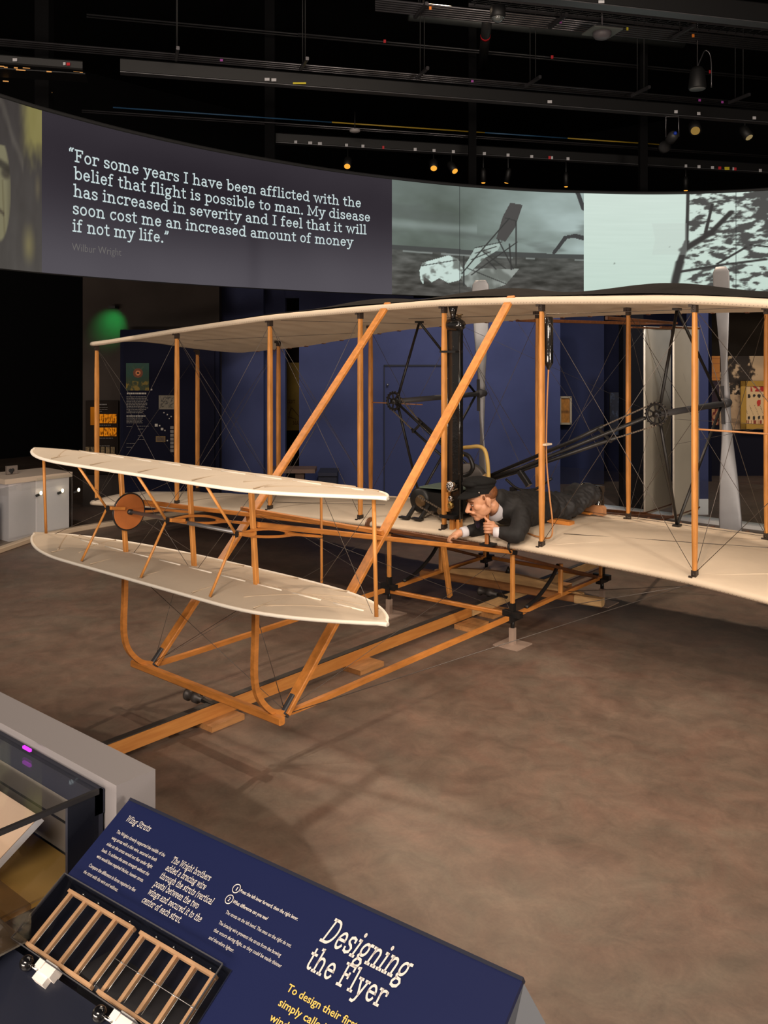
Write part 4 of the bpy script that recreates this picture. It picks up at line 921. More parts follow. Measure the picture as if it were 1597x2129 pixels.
chain([(-.38, .105, 1.055), (-.25, .105, 1.01), (-.15, .105, .975), (-.06, .105, .94)], 'timing_chain'); chain([(-.36, .105, .965), (-.25, .105, .93), (-.15, .105, .885), (-.06, .105, .84)], 'timing_chain')
fw_ = MB(); fw_.lathe((-.36, .86, 1.07), (0, 1, 0), [(.19, -.03), (.20, -.02), (.20, .03), (.14, .035), (.13, .01), (.03, .01)], 36); fw_.build('flywheel', mat('worn_iron', (.09, .08, .075), .5, .5, var=.3), ce)
mg = MB(); mg.bar((-.30, .70, 1.0), (-.12, .78, 1.18), .10, .05); mg.build('magneto_bracket', M_PALE, ce)
# radiator
rd = MB(); rd.bb(-.012, .112, .035, .085, .90, 2.49)
for x, y in ((-.012, .035), (.112, .035)): rd.tube([(x, y, .9), (x, y, 2.48)], .008, 6)
for i in range(10): rd.ell((.05, .033, 1.0+.15*i), (.006, .004, .006), n=8, m=5)
ro = rd.build('radiator', M_BLK, plane)
tk = MB(); tk.tube([V(-.015+.155*i/6, .05, 2.53) for i in range(7)], [.050, .053, .053, .053, .053, .050, .034], 20); tk.build('header_tank', M_BLK, ro)
fn_ = MB(); fn_.lathe((.035, .05, 2.58), (0, 0, 1), [(.022, 0), (.022, .03), (.030, .06), (.048, .125)], 16); fn_.build('filler_funnel', M_BLK, ro)
cp_ = MB(); cp_.lathe((.10, .05, 2.59), (0, 0, 1), [(.018, 0), (.018, .02), (.03, .022), (.03, .03)], 10); cp_.build('tank_cap', mat('old_bronze', (.22, .15, .08), .35, .8), ro)
MB().bb(-.045, .115, -.03, .08, 2.30, 2.318).build('radiator_band', M_IRON, ro); MB().bb(-.045, .10, -.035, .08, .93, .955).build('radiator_band', M_IRON, ro)
wb = MB(); wb.bar((.05, .05, .83), (.05, .05, .92), .04, .10); wb.bar((.10, .05, .83), (.10, .05, .92), .03, .06); wb.build('wood_block', M_WOOD, ro)
hs = MB(); hs.tube(curve([(.05, .10, 1.385), (-.05, .30, 1.42), (-.20, .5, 1.445), (-.10, .5, 1.468), (-.01, .5, 1.478), (.045, .5, 1.455), (.072, .5, 1.39), (.085, .5, 1.29), (.095, .5, 1.10)], 8), .017, 10); hs.build('water_hose', M_HOSE, plane)
h2 = MB(); h2.tube(curve([(.03, .09, 1.40), (-.06, .28, 1.428), (-.02, .30, 1.428), (.03, .3, 1.402), (.062, .3, 1.33), (.04, .3, 1.28), (-.01, .3, 1.25), (-.10, .3, 1.232), (-.2, .3, 1.14)], 8), .019, 10); h2.build('black_pipe', M_IRON, plane)
# instruments on the middle strut
gg = MB(); gg.lathe((.070, -.045, 1.20), (-.35, -1, 0), [(.047, -.05), (.047, .0), (.043, .006)], 24); go = gg.build('anemometer', M_CHROME, plane)
dial = MB(); dial.lathe(V(.070, -.045, 1.20)+nrm(V(-.35, -1, 0))*.006, (-.35, -1, 0), [(.036, 0), (.036, .002)], 24); dial.build('dial_face', M_WHITE, go)
gd = MB(); d_ = nrm(V(-.35, -1, 0)); e_ = nrm(np.cross(d_, V(0, 0, 1)))
for i in range(8):
    a = 2*math.pi*i/8+.2; c = V(.070, -.045, 1.20)+d_*.0105+.022*(math.cos(a)*e_+math.sin(a)*V(0, 0, 1)); gd.box(c, (.02, .003, .008), (math.cos(a)*e_+math.sin(a)*V(0, 0, 1), d_, -math.sin(a)*e_+math.cos(a)*V(0, 0, 1)))
gd.build('anemometer_vanes', M_MATB, go)
for z, r, m_, nm in ((1.10, .026, M_CHROME, 'stop_watch'), (1.045, .028, M_BRASS, 'stop_watch')):
    w_ = MB(); w_.lathe((.078, -.05, z), (-.35, -1, 0), [(r, -.02), (r, .004), (r*.8, .01)], 20); wo = w_.build('instrument_dial', m_, plane)
MB().bb(-.045, .02, .0, .045, .98, 1.14).build('instrument_board', M_WOOD, plane)
# fuel tank with hose on the next strut
ft = MB(); ft.lathe((.925, .075, 2.22), (0, 0, 1), [(.006, -.05), (.034, 0), (.036, .01), (.036, .35), (.03, .36)], 20); fo = ft.build('fuel_tank', M_BLK, plane)
MB().tube(curve([(.925, .075, 2.18), (.920, .06, 1.9), (.915, .06, 1.5), (.94, .065, 1.2), (.955, .08, 1.0), (.94, .08, .88), (.80, .12, .86), (.62, .20, .865)], 8), .0065, 8).build('fuel_line', M_TAN, fo)
MB().box((.925, .03, 1.60), (.06, .09, .014)).build('tie_cord', mat('cord', (.6, .5, .38), .9), fo)
# pilot's hip cradle, foot rest, elevator lever
hc = MB(); hc.bar((.36, .62, .900), (.83, .62, .892), .085, .032); hc.build('cradle_board', M_WOODX, plane)
MB().bar((.625, .60, .89), (.625, .60, 1.05), .09, .03, (1, 0, 0)).build('cradle_side', M_WOOD, plane)
ft_ = MB(); ft_.prism([(.40, 1.38, .845), (.74, 1.35, .838), (.74, 1.35, .905), (.72, 1.35, .922), (.42, 1.38, .93)], (0, .07, 0)); ft_.build('foot_rest', mat('foot_rest_wood', (.46, .22, .10), .5, var=.15), plane)
MB().bar((.2, 1.30, .874), (.66, 1.28, .862), .06, .02).build('foot_board', M_WOODX, plane)
le = MB(); le.bar((.505, -.150, .80), (.500, -.138, 1.06), .026, .028, (1, 0, 0)); lo = le.build('elevator_control_lever', mat('lever_wood', (.34, .12, .03), .4, var=.2), plane)
lb = MB(); lb.box((.505, -.13, .80), (.10, .10, .014)); lb.bar((.497, -.12, .80), (.497, -.125, .86), .008, .05); lb.build('lever_base', M_IRON, lo)
# ================================================================ launching rail, blocks, stands
def rail_seg(y0, y1, m, label, zt=.118):
    t = thing('launching_rail', (0, (y0+y1)/2, 0), label, 'rail', 'sections of launching rail')
    MB().bb(-.02, .025, y0, y1, .035, zt).build('rail_beam', m, t)
    MB().bb(-.028, .020, y0, y1, zt, zt+.006).build('rail_cap', mat('dark_rail_cap', (.045, .042, .040), .5, .3), t)
    return t
rail_seg(-4.40, .335, M_RAIL, 'long orange wooden launching rail running on the floor under the airplane nose')
rail_seg(.35, 3.4, M_PALEY, 'pale wooden launching rail section behind the orange one, under the lower wing', .115)
def block(x, y, label):
    t = MB().box((x, y, .0175), (.17, .26, .035)).build('rail_block', mat('block_pine', (.42, .20, .07), .6, var=.2, vscale=6, stretch=(6, 1, 6)), None); tag(t, label, 'wooden block', 'wooden blocks under the rail'); return t
block(.035, -2.43, 'flat wooden block under the rail nearest the nose crossbar')
block(.085, -1.13, 'flat wooden block under the middle of the orange rail')
block(.125, .19, 'flat wooden block under the joint of the orange and pale rails')
block(.06, .62, 'short wooden block under the front of the pale rail')
block(.06, 1.75, 'wooden block under the pale rail near the rear stand')
tr = thing('launching_truck', (-.05, .97, .2), 'pale wooden truck plank with rounded top lying across the rail below the lower wing', 'launching truck')
pl = MB()
def trk(a, b): pass
N_ = 24; top_ = []; 
for i in range(N_+1):
    t = i/N_; x = -.80+1.5*t; y = .90+.13*t; top_.append((x, y, .205+.075*math.sin(math.pi*min(1, max(0, (t-.02)/.96)))**.8))
poly = top_+[(top_[-1][0], top_[-1][1], .165), (top_[0][0], top_[0][1], .165)]
pl.prism(poly, (0, .05, 0)); pl.build('truck_plank', M_PALE, tr)
bm_ = MB(); bm_.bar((-.92, .86, .165), (.80, 1.02, .165), .09, .06); bm_.build('truck_beam', mat('brown_beam', (.30, .13, .045), .5, var=.2, stretch=(1.2, 6, 6)), tr)
bm_ = MB(); bm_.bar((.66, 1.00, .165), (.90, 1.03, .165), .085, .07); bm_.build('beam_end', M_PALE, tr)
bk_ = MB(); bk_.lathe((.0, .955, .29), (0, 0, 1), [(.03, 0), (.004, .06)], 10); bk_.build('guide_pin', M_IRON, tr)
def hub(x, y, z, label, length=.16):
    t = thing('roller_hub', (x, y, z), label, 'roller')
    h = MB(); h.lathe((x-length/2, y, z), (1, 0, 0), [(.030, 0), (.040, .008), (.040, .025), (.026, .032), (.026, length*.45), (.036, length*.5), (.036, length*.72), (.018, length*.78), (.018, length)], 20); h.build('hub_barrel', mat('worn_iron', (.09, .08, .075), .4, .6, var=.3), t)
    e = MB(); e.bar((x+length/2, y, z), (x+length/2+.10, y, z-.01), .03, .02); e.build('axle_fork', M_IRON, t)
hub(-.16, -2.47, .125, 'iron roller hub on the rail under the nose crossbar')
hub(-.09, .76, .135, 'iron roller hub on the rail under the truck plank', .20)
def stand(x, y, label, base=.28):
    t = thing('support_stand', (x, y, 0), label, 'support stand', 'taupe support stands under the skids')
    MB().bb(x-.021, x+.021, y-.021, y+.021, .006, .135).build('stand_tube', M_STAND, t)
    MB().box((x, y, .004), (base*.80, base*.80, .008)).build('base_plate', M_STAND, t)
stand(SK, .02, 'taupe support stand under the front joint of the near skid')
stand(-SK, .02, 'taupe support stand under the front joint of the far skid')
stand(SK, 1.545, 'taupe support stand under the rear end of the near skid')
stand(-SK, 1.545, 'taupe support stand under the rear end of the far skid')
# ================================================================ foreground: reading panel, low wall, vitrine
P0 = V(2.201, -4.553, 1.02); E1 = nrm(V(.998, .069, 0)); UD = nrm(V(-.059, .857, .512)); UD = nrm(UD-E1*np.dot(UD, E1)); NN = np.cross(E1, UD)
def pp(a, b, h=0.): return P0+E1*a+UD*b+NN*h
panel = thing('reading_panel', P0+V(.6, -.3, -1.02), 'tilted navy reading panel titled Designing the Flyer in the foreground', 'reading panel')
M_PNL = mat('panel_navy', (.007, .0115, .054), .45, spec=.35, var=.05, vscale=2, bump=.03, bscale=300)
LW = 1.284
AR0, AR1, BR0, BR1 = -.006, .640, -.502, -.243       # recess with the model
tb = MB()
def ps(mb, a0, a1, b0, b1, h0, h1): return mb.box(pp((a0+a1)/2, (b0+b1)/2, (h0+h1)/2), (a1-a0, b1-b0, h1-h0), (E1, UD, NN))
ps(tb, 0, LW, BR1, 0, -.012, 0); ps(tb, AR1, LW, -.62, BR1, -.012, 0); tb.build('printed_board', M_PNL, panel)
bx = MB(); down = V(0, 0, -1)
tr_, tl_ = pp(LW, 0, -.013), pp(-.0, 0, -.013); br_, bl_ = pp(LW, -.62, -.013), pp(0, -.62, -.013)
bk0 = pp(LW, 0, -.02)+V(.045, .06, -.10)
sh = [pp(LW, .0, -.012), pp(LW, .0, -.012)+V(.055, .035, -.115), pp(LW, -.62, -.012)+V(.03, .10, -.22), pp(LW, -.62, -.012)]
bx.prism([p-E1*.012 for p in sh], E1*.012); bx.build('end_plate', mat('panel_end_grey', (.060, .068, .085), .5), panel)
bd = MB(); bd.prism([p-E1*(LW) for p in sh], E1*(LW-.013)); 
sv = MB(); ps(sv, AR1, LW-.02, -.62, -.0, -.10, -.013); ps(sv, 0, AR1, BR1, -.0, -.10, -.013); sv.build('panel_box', mat('panel_edge_dark', (.012, .014, .028), .5), panel)
ed = MB(); ps(ed, 0, LW, -.002, .006, -.016, .0015); ed.build('top_edge', mat('panel_edge_dark', (.012, .014, .028), .5), panel)
pd = MB(); pd.bb(P0[0]+.25, P0[0]+1.0, P0[1]-.32, P0[1]-.12, 0, .80); pd.build('pedestal', mat('pedestal_dark', (.02, .02, .024), .6), panel)
fr = MB(); fr.box(pp(.30, -.60, -.10), (.64, .17, .02), (E1, UD, NN)); fr.build('lower_shelf', mat('grey_blue_shelf', (.135, .15, .21), .5), panel)
M_PW = mat('panel_white_print', (.62, .58, .54), .6); M_PY = mat('panel_yellow_print', (.70, .46, .10), .6)
def pslab(mb, txt, a, b, width, cap, slant=0., w=8.5):
    k = width/text_width(txt); q = cap/70
    slab_text(mb, txt, lambda x, y: pp(a+x*k, b+y*q, .0012), w, slant=slant)
def psans(mb, txt, a, b, width, cap, bold=0.): sans_fit(mb, txt, lambda x, y: pp(a+x, b+y, .0012), width, cap/.72, bold)
t = MB(); pslab(t, 'Wing Struts', .043, -.056, .103, .0165, .22); t.build('heading_text', M_PW, panel)
t = MB()
for i, (s, w) in enumerate((('The Wrights cleverly supported the middle of the', .205), ('wing struts with a thin wire, secured on both', .190), ('sides so the struts would not flex under flight', .193), ('loads. To achieve the same strength without the', .200), ('wire would have required thicker, heavier struts.', .198))): psans(t, s, .046, -.095-.0192*i, w, .0098)
t.build('paragraph_text', M_PW, panel); t = MB()
for i, (s, w) in enumerate((('Compare the difference in force required to flex', .198), ('the strut with the wire and without.', .147))): psans(t, s, .044, -.200-.0192*i, w, .0098)
t.build('paragraph_text', M_PW, panel)
t = MB()
for i, (s, w) in enumerate((('The Wright brothers', .148), ('added a bracing wire', .152), ('through the struts (vertical', .198), ('posts) between the two', .168), ('wings and secured it to the', .200), ('center of each strut.', .148))): pslab(t, s, .281, -.0985-.0228*i, w, .0155, .1)
t.build('intro_text', M_PW, panel)
t = MB()
for s, b, w, bo in (('Press the left lever forward, then the right lever.', -.0895, .194, .012), ('What difference can you see?', -.1185, .118, .012), ('The struts on the left bend. The ones on the right do not.', -.1465, .217, 0), ('The bracing wire prevents the struts from the bowing', -.1735, .205, .0), ('that occurs during flight, so they could be made thinner', -.1925, .222, .0), ('and therefore lighter.', -.2115, .085, .0)): psans(t, s, .531, b, w, .0088, bo)
for b, s in ((-.0855, '1'), (-.1145, '2')):
    c = (.5175, b); pts = [pp(c[0]+.0108*math.cos(2*math.pi*i/24), c[1]+.0108*math.sin(2*math.pi*i/24), .0012) for i in range(24)]; t.tube(pts, .0011, 5, closed=True); psans(t, s, .5145, b-.0045, .006, .0095, .02)
t.build('steps_text', M_PW, panel)
t = MB(); pslab(t, 'Designing', .805, -.105, .238, .054, .24, 8.6); t.build('title_text', M_PW, panel); t = MB(); pslab(t, 'the Flyer', .805, -.168, .220, .047, 0, 8.6); t.build('title_text', M_PW, panel)
t = MB()
for s, b, w in (('To design their first power', -.226, .270), ('simply called the', -.258, .172), ('wind tu', -.290, .078)): t = MB(); psans(t, s, .796, b, w, .0165, .012); t.build('lead_text', M_PY, panel)
# recess and strut model
rc = MB(); ps(rc, AR0, AR1, -.44, BR1, -.075, -.065); ps(rc, AR0, AR1, BR1-.001, BR1+.002, -.075, -.002); ps(rc, AR0-.004, AR0+.002, -.50, BR1, -.08, .0); ps(rc, AR1-.002, AR1+.003, -.62, BR1, -.09, 0); ps(rc, AR0, AR1, -.62, -.44, -.05, -.012)
rc.build('recess_tray', mat('recess_dark', (.010, .012, .022), .35), panel)
M_MW = mat('model_wood', (.62, .36, .19), .5, var=.12, vscale=20)
model = thing('strut_model', pp(.3, -.34, -.06), 'pair of wooden ladder-like strut frames with wires, set in the reading panel', 'strut model')
for a0, braced in ((.037, 0), (.335, 1)):
    f = MB(); w = .262
    for b in (-.268, -.415): ps(f, a0-.006, a0+w+.006, b-.004, b+.004, -.022, -.008)
    fo = f.build('end_rail', M_MW, model)
    for i in range(5): 
        p = MB(); a = a0+.004+(w-.008)*i/4; ps(p, a-.0055, a+.0055, -.411, -.272, -.022, -.012); p.build('strut_bar', M_MW, model)
        wi = MB(); wi.tube([pp(a+.013, -.272, -.015), pp(a+.013, -.411, -.015)], .0009, 5); wi.build('model_wire', mat('bright_wire', (.6, .58, .55), .3, .6), model)
    if braced:
        wi = MB(); wi.tube([pp(a0-.02, -.342, -.010), pp(a0+w+.012, -.342, -.010)], .0007, 5); wi.build('bracing_thread', MATS['bright_wire'], model)
        for i in range(5): q = MB(); q.ell(pp(a0+.004+(w-.008)*i/4, -.342, -.011), (.0028, .0028, .0028)); q.build('wire_bead', M_CHROME, model)
    for i in range(4):
        e = MB(); e.lathe(pp(a0+.04+.065*i, -.257, -.024), NN, [(.004, 0), (.004, .006), (.0015, .008)], 10); e.build('screw_eye', M_CHROME, model)
M_ACR = glass_mat('acrylic', (.93, .94, .95), .08)
ac = thing('acrylic_cover', pp(.3, -.33, -.05), 'clear acrylic cover over the wooden strut model', 'cover')
c = MB(); ps(c, .004, .620, -.428, -.246, .014, .017); c.build('cover_top', M_ACR, ac)
c = MB(); ps(c, .004, .620, -.431, -.428, -.05, .017); c.build('cover_front', M_ACR, ac)
c = MB(); ps(c, .618, .621, -.428, -.246, -.05, .017); c.build('cover_side', M_ACR, ac)
c = MB(); e_ = .0022
for q in ((.004, .620, -.4305, -.428), (.004, .620, -.247, -.2445), (.6185, .6215, -.43, -.246), (.003, .0055, -.43, -.246)): ps(c, *q, .0145, .0175)
c.build('polished_edges', mat('acrylic_edge', (.06, .06, .065), .25), ac)
for i, a in enumerate((.165, .460)):
    lv = thing('lever', pp(a, -.44, -.02), ('white lever block with black ball knob under the left strut frame', 'white lever block with black ball knob under the right strut frame')[i], 'lever', 'model levers')
    b = MB(); ps(b, a-.022, a+.022, -.470, -.432, -.02, .006); ps(b, a-.012, a+.034, -.452, -.424, -.015, .014); ps(b, a-.03, a-.008, -.448, -.43, -.01, .018); b.build('lever_block', mat('white_plastic', (.72, .68, .64), .4), lv)
    b = MB(); b.tube([pp(a-.02, -.45, .006), pp(a-.062, -.452, .008)], .004, 8); b.build('lever_rod', M_CHROME, lv)
    b = MB(); b.ell(pp(a-.068, -.452, .006), (.018, .018, .018), n=24, m=16); b.build('ball_knob', M_BLK if 0 else mat('black_ball', (.005, .005, .006), .08, coat=.5), lv)
# white low wall with vitrine
ZLW = 1.06
lw = tag(MB().bb(-1.6, 2.172, -4.577, -4.441, 0, ZLW).build('low_partition', mat('white_partition', (.215, .200, .205), .55, bump=.02, bscale=200)), 'white low partition with a square end at the left, behind the reading panel', 'partition')
vt = thing('vitrine', (.6, -5.0, 0), 'glass vitrine with a black top edge and ochre floor against the white partition, lower left', 'vitrine')
VX = 2.115; ZV = 1.035; VZ0 = .80
MB().bb(-.8, VX, -5.60, -4.60, 0, VZ0-.02).build('vitrine_base', mat('dark_base', (.014, .015, .022), .5), vt)
MB().bb(-.8, VX-.01, -5.58, -4.62, VZ0-.02, VZ0).build('vitrine_floor', mat('ochre_floor', (.33, .19, .04), .7, var=.1, vscale=3), vt)
w = MB(); w.bb(-.8, VX-.005, -4.612, -4.585, VZ0, ZV-.07); w.build('back_lining', mat('taupe_lining', (.19, .165, .14), .7), vt)
w = MB(); w.bb(-.8, VX, -4.612, -4.58, ZV-.07, ZV); w.bb(VX-.012, VX, -4.70, -4.585, VZ0-.2, ZV); w.build('navy_post', mat('navy_post', (.012, .015, .030), .5), vt)
w = MB(); w.bb(-.8, VX-.09, -4.618, -4.611, ZV-.142, ZV-.139); w.bb(VX-.092, VX-.089, -4.618, -4.611, VZ0, ZV-.139); w.build('lining_seam', M_MATB, vt)
w = MB(); w.bb(VX-.008, VX+.004, -5.60, -4.60, ZV-.008, ZV+.006); w.build('black_edge', mat('edge_black', (.012, .011, .012), .35), vt)
w = MB(); w.bb(-.8, VX, -5.60, -4.60, ZV, ZV+.005); w.build('glass_top', M_ACR, vt)
w = MB(); w.bb(VX-.004, VX, -5.60, -4.60, VZ0, ZV-.008); w.build('glass_side', M_ACR, vt)
vl = MB(); vp = onY(55, 1557, -4.622); vl.box((vp[0], -4.620, vp[2]), (.045, .008, .008)); vl.build('violet_glint', emis('violet_glint', (.65, .05, .80), 1.4), vt)  # violet glint on the edge, painted as a small glowing bar
pl_ = bpy.data.lights.new('vitrine_fill', 'POINT'); pl_.energy = 2.2; pl_.color = (1, .85, .62); pl_.shadow_soft_size = .03; plo = bpy.data.objects.new('vitrine_fill', pl_); COL.objects.link(plo); plo.location = (1.75, -5.15, ZV-.06)  # unseen point light added to brighten the ochre floor
sb = thing('sloping_board', (1.7, -5.0, .6), 'cream sloping display board with a white edge inside the vitrine', 'display board')
a0, a1 = onZ(84, 1700, .86), onZ(0, 1647, .86); 
A = onZ(83, 1698, .955); B = onZ(0, 1645, .955); Cc = onZ(-40, 1830, .83)
d1 = nrm(B-A); d2 = (Cc-A)
n_ = nrm(np.cross(d1, d2)); n_ = n_ if n_[2] > 0 else -n_
s_ = MB(); s_.prism([A, A+d1*.9, A+d1*.9+d2, A+d2], -n_*.022); so = s_.build('board', mat('white_edge', (.62, .62, .66), .5), sb)
s_ = MB(); s_.prism([A+n_*.001+d2*0, A+d1*.9+n_*.001, A+d1*.9+d2+n_*.001, A+d2+n_*.001], n_*.002); s_.build('board_face', mat('cream_face', (.50, .36, .26), .7), so)
ab = thing('acrylic_box', (1.9, -5.4, .6), 'small clear acrylic box with a brown tint at the lower left edge', 'acrylic box')
q0 = onZ(65, 1880, .90); w = MB(); w.bb(q0[0]-.5, q0[0], q0[1]-.35, q0[1], VZ0+.012, .90); w.build('box_shell', glass_mat('brown_acrylic', (.78, .72, .66), .15), ab)
w = MB(); w.bb(q0[0]-.5, q0[0]-.01, q0[1]-.35, q0[1]-.01, VZ0, VZ0+.01); w.build('box_floor', mat('box_grey', (.16, .15, .13), .6), ab)
# ================================================================ ceiling rig
T1 = nrm(FW+RT*(6800/FPX)); T2 = np.cross(UPV, T1)
M_RIG = mat('rig_black', (.0065, .0065, .007), .55); M_CON = mat('conduit_grey', (.13, .125, .135), .28, .8); M_TAGW = mat('paper_tag', (.55, .55, .58), .7); M_TAGR = mat('red_tag', (.55, .01, .02), .6)
M_AMBL = emis('amber_lens', (1.0, .42, .05), 1.1); M_RIGL = mat('rig_edge', (.13, .13, .14), .4, .5)
def line(u0, v0, z, u1):    # start and end of a run that passes the sight line (u0,v0) at height z, to the column u1
    p = onZ(u0, v0, z); l1 = (u1-CX)/FPX; r = p-CAM; d0 = np.dot(r, FW); l0 = np.dot(r, RT); a, b = np.dot(T1, FW), np.dot(T1, RT)
    t = (l1*d0-l0)/(b-l1*a); return p, p+T1*t
def run(mb, u0, v0, z, u1, w, h): p, q = line(u0, v0, z, u1); mb.bar(p, q, w, h); return p, q
def beam(u0, v0, z, u1, w, h, label, name='lighting_beam', edge=True):
    p, q = line(u0, v0, z, u1); t = thing(name, (p+q)/2, label, 'beam'); mb = MB(); mb.bar(p+V(0, 0, h/2), q+V(0, 0, h/2), w, h); mb.build('beam_web', M_RIG, t)
    if edge: mb = MB(); mb.bar(p, q, w*1.3, .012); mb.build('lower_flange', M_RIGL, t)
    return t
def tags(t, items, u0, v0, z, dz=.0, s=1.):   # paper tags hung on a beam
    for u, m_, wpx in items:
        p, q = line(u0, v0, z, u); d = np.dot(q-CAM, FW); k = d/FPX; mb = MB(); mb.box(q+V(0, 0, dz)-FW*.09, (wpx*k, .006, 6*s*k), (RT, FW, UPV)); mb.build('paper_tag', m_, t)
Wt, Rd = M_TAGW, M_TAGR; Yt = mat('yellow_tag', (.65, .55, .02), .6); Ot = mat('orange_tape', (.9, .25, .02), .6); Pt = mat('purple_tape', (.35, .05, .35), .6)
b1 = beam(1030, -10, 6.7, 1780, .14, .28, 'black beam with pale lower edge across the top right corner'); tags(b1, [(1247, Wt, 12)], 1030, -10, 6.7, .03)
b2 = beam(250, 152, 6.2, 1780, .12, .20, 'long black lighting beam below the bundle of conduits in mid ceiling'); tags(b2, [(557, Wt, 10), (571, Wt, 10), (1141, Wt, 9), (1402, Wt, 7), (1449, Wt, 7), (1564, Wt, 7)], 250, 152, 6.2, .05); tags(b2, [(624, Yt, 27)], 250, 152, 6.2, .03, .6)
b3 = beam(560, 297, 5.75, 1780, .12, .17, 'lowest black lighting beam just above the curved screen, hung with tags and lamps'); tags(b3, [(616, Wt, 6), (646, Wt, 8), (666, Wt, 8), (721, Wt, 6), (755, Wt, 6), (797, Rd, 4), (863, Wt, 6), (902, Wt, 6), (942, Wt, 6), (1006, Wt, 6), (1055, Wt, 6), (1104, Wt, 6), (1141, Rd, 5), (1146, Wt, 4), (1179, Wt, 6), (1423, Wt, 5), (1450, Wt, 6), (1478, Wt, 6), (1493, Rd, 6), (1508, Yt, 10), (1521, Wt, 3), (1525, Rd, 5), (1577, Wt, 6)], 560, 297, 5.75, .02)
b4 = beam(-20, 133, 5.9, 172, .12, .12, 'short black beam with red and white tags at the far left', edge=False); tags(b4, [(37, Wt, 9), (139, Wt, 5), (147, Rd, 7)], -20, 133, 5.9, .05)
def bundle(name, specs, label, cat='conduits', m=M_CON):
    p, q = line(*specs[0][:4]); t = thing(name, (p+q)/2, label, cat)
    for u0, v0, z, u1, r in specs:
        p, q = line(u0, v0, z, u1); MB().tube([p, q], r, 6).build('conduit', m, t)
    return t
c1 = bundle('conduit_bundle', [(780, -2+4.6*i, 6.9, 1780, .016) for i in range(6)], 'bundle of grey conduits along the top of the view at the right')
c2 = bundle('conduit_bundle', [(-20, 80+4.2*i, 6.5, 1780, .014) for i in range(4)], 'bundle of four grey conduits crossing the whole mid ceiling')
c3 = bundle('conduit_bundle', [(180, 30+5*i, 7.4, 1780, .014) for i in range(2)], 'pair of dim conduits high in the ceiling', m=mat('dim_conduit', (.04, .04, .043), .4, .5))
c5 = bundle('conduit_bundle', [(620, 70+5*i, 7.3, 1780, .014) for i in range(2)], 'pair of faint conduits with red bands between the upper bundles', m=MATS['dim_conduit'])
c4 = bundle('conduit_bundle', [(170, 229+4*i, 6.0, 1780, .012) for i in range(2)], 'pair of grey conduits under the coloured cable above the screen')
for t, items, u0, v0, z in ((c1, [(894, Ot, 5), (1163, Pt, 5), (1301, Yt, 4), (1437, Ot, 5)], 780, 10, 6.85), (c2, [(463, Pt, 6), (981, Pt, 5), (1451, Pt, 5), (1498, Pt, 5)], -20, 88, 6.48), (c5, [(800, Rd, 5), (1146, Rd, 5), (1473, Rd, 5)], 620, 73, 7.28)): tags(t, items, u0, v0, z, 0, 1.1)
cab = thing('striped_cable', line(200, 221, 6.05, 800)[1], 'thin cable striped in blue and yellow stretches above the curved screen', 'cable')
M_CB = mat('blue_cable', (.02, .075, .16), .5); M_CY = mat('yellow_cable', (.36, .24, .02), .5)
for u0, u1, m_ in ((235, 690, M_CB), (690, 1008, M_CY), (1008, 1180, M_CB), (1180, 1386, M_CY)):
    p = line(200, 221, 6.05, u0)[1]; q = line(200, 221, 6.05, u1)[1]; MB().tube([p, q], .012, 6).build('cable_stretch', m_, cab)
tray = thing('cable_tray', line(1000, 8, 6.95, 1300)[1], 'mesh cable tray running above the conduits at the top right', 'cable tray')
p0, p1 = line(990, -6, 6.95, 1780); tb_ = MB(); tb_.bar(p0, p1, .015, .05); q0_, q1_ = p0+T2*.28, p1+T2*.28; tb_.bar(q0_, q1_, .015, .05); tb_.build('tray_rail', M_CON, tray)
me_ = MB(); n_ = 40
for i in range(n_):
    s = (i+.5)/n_; me_.tube([p0+(p1-p0)*s, q0_+(q1_-q0_)*s], .005, 5)
for k in range(1, 5): me_.tube([p0+T2*.056*k, p1+T2*.056*k], .005, 5)
me_.build('tray_mesh', mat('dim_conduit', (.04, .04, .043), .4, .5), tray)
du = thing('duct', line(860, 33, 7.6, 1000)[1], 'round black duct behind the conduits at the upper right', 'duct')
p, q = line(850, 31, 7.5, 1420); MB().tube([p, q], .09, 16).build('duct_tube', mat('dull_duct', (.035, .04, .04), .5, .3), du)
# hangers, columns
def hanger(u, v, z, h, label):
    p = onZ(u, v, z); t = thing('hanger_rod', p, label, 'hanger'); MB().tube([p+T2*.10, p+T2*.10+V(0, 0, h)], .008, 5).build('rod', M_RIG, t); MB().tube([p-T2*.10, p-T2*.10+V(0, 0, h)], .008, 5).build('rod', M_RIG, t)
    b = MB(); b.bar(p-T2*.26, p+T2*.26, .045, .05); b.build('strut_channel', M_CON, t)
for u, v, z, h, l in ((368, 112, 6.42, 2.1, 'pair of thin hanger rods with a channel bracket at the left of the conduit bundle'), (632, 133, 6.42, 2.1, 'hanger rods with a channel bracket over the yellow tag'), (878, 152, 6.42, 2.1, 'hanger rods with a channel bracket left of the pipe'), (1108, 170, 6.42, 2.1, 'hanger rods with a slotted bracket in the middle of the conduit bundle'), (1332, 190, 6.42, 2.1, 'hanger rods with a slotted bracket left of the pendant speaker'), (1537, 205, 6.42, 2.1, 'hanger rods with a bracket right of the pendant speaker'), (875, 22, 6.85, 1.6, 'slotted bracket left of the domed camera'), (1160, 44, 6.85, 1.6, 'slotted bracket holding the top conduits left of the domed lamp'), (1422, 66, 6.85, 1.6, 'slotted bracket at the top right beside the orange tape')): hanger(u, v, z, h, l)
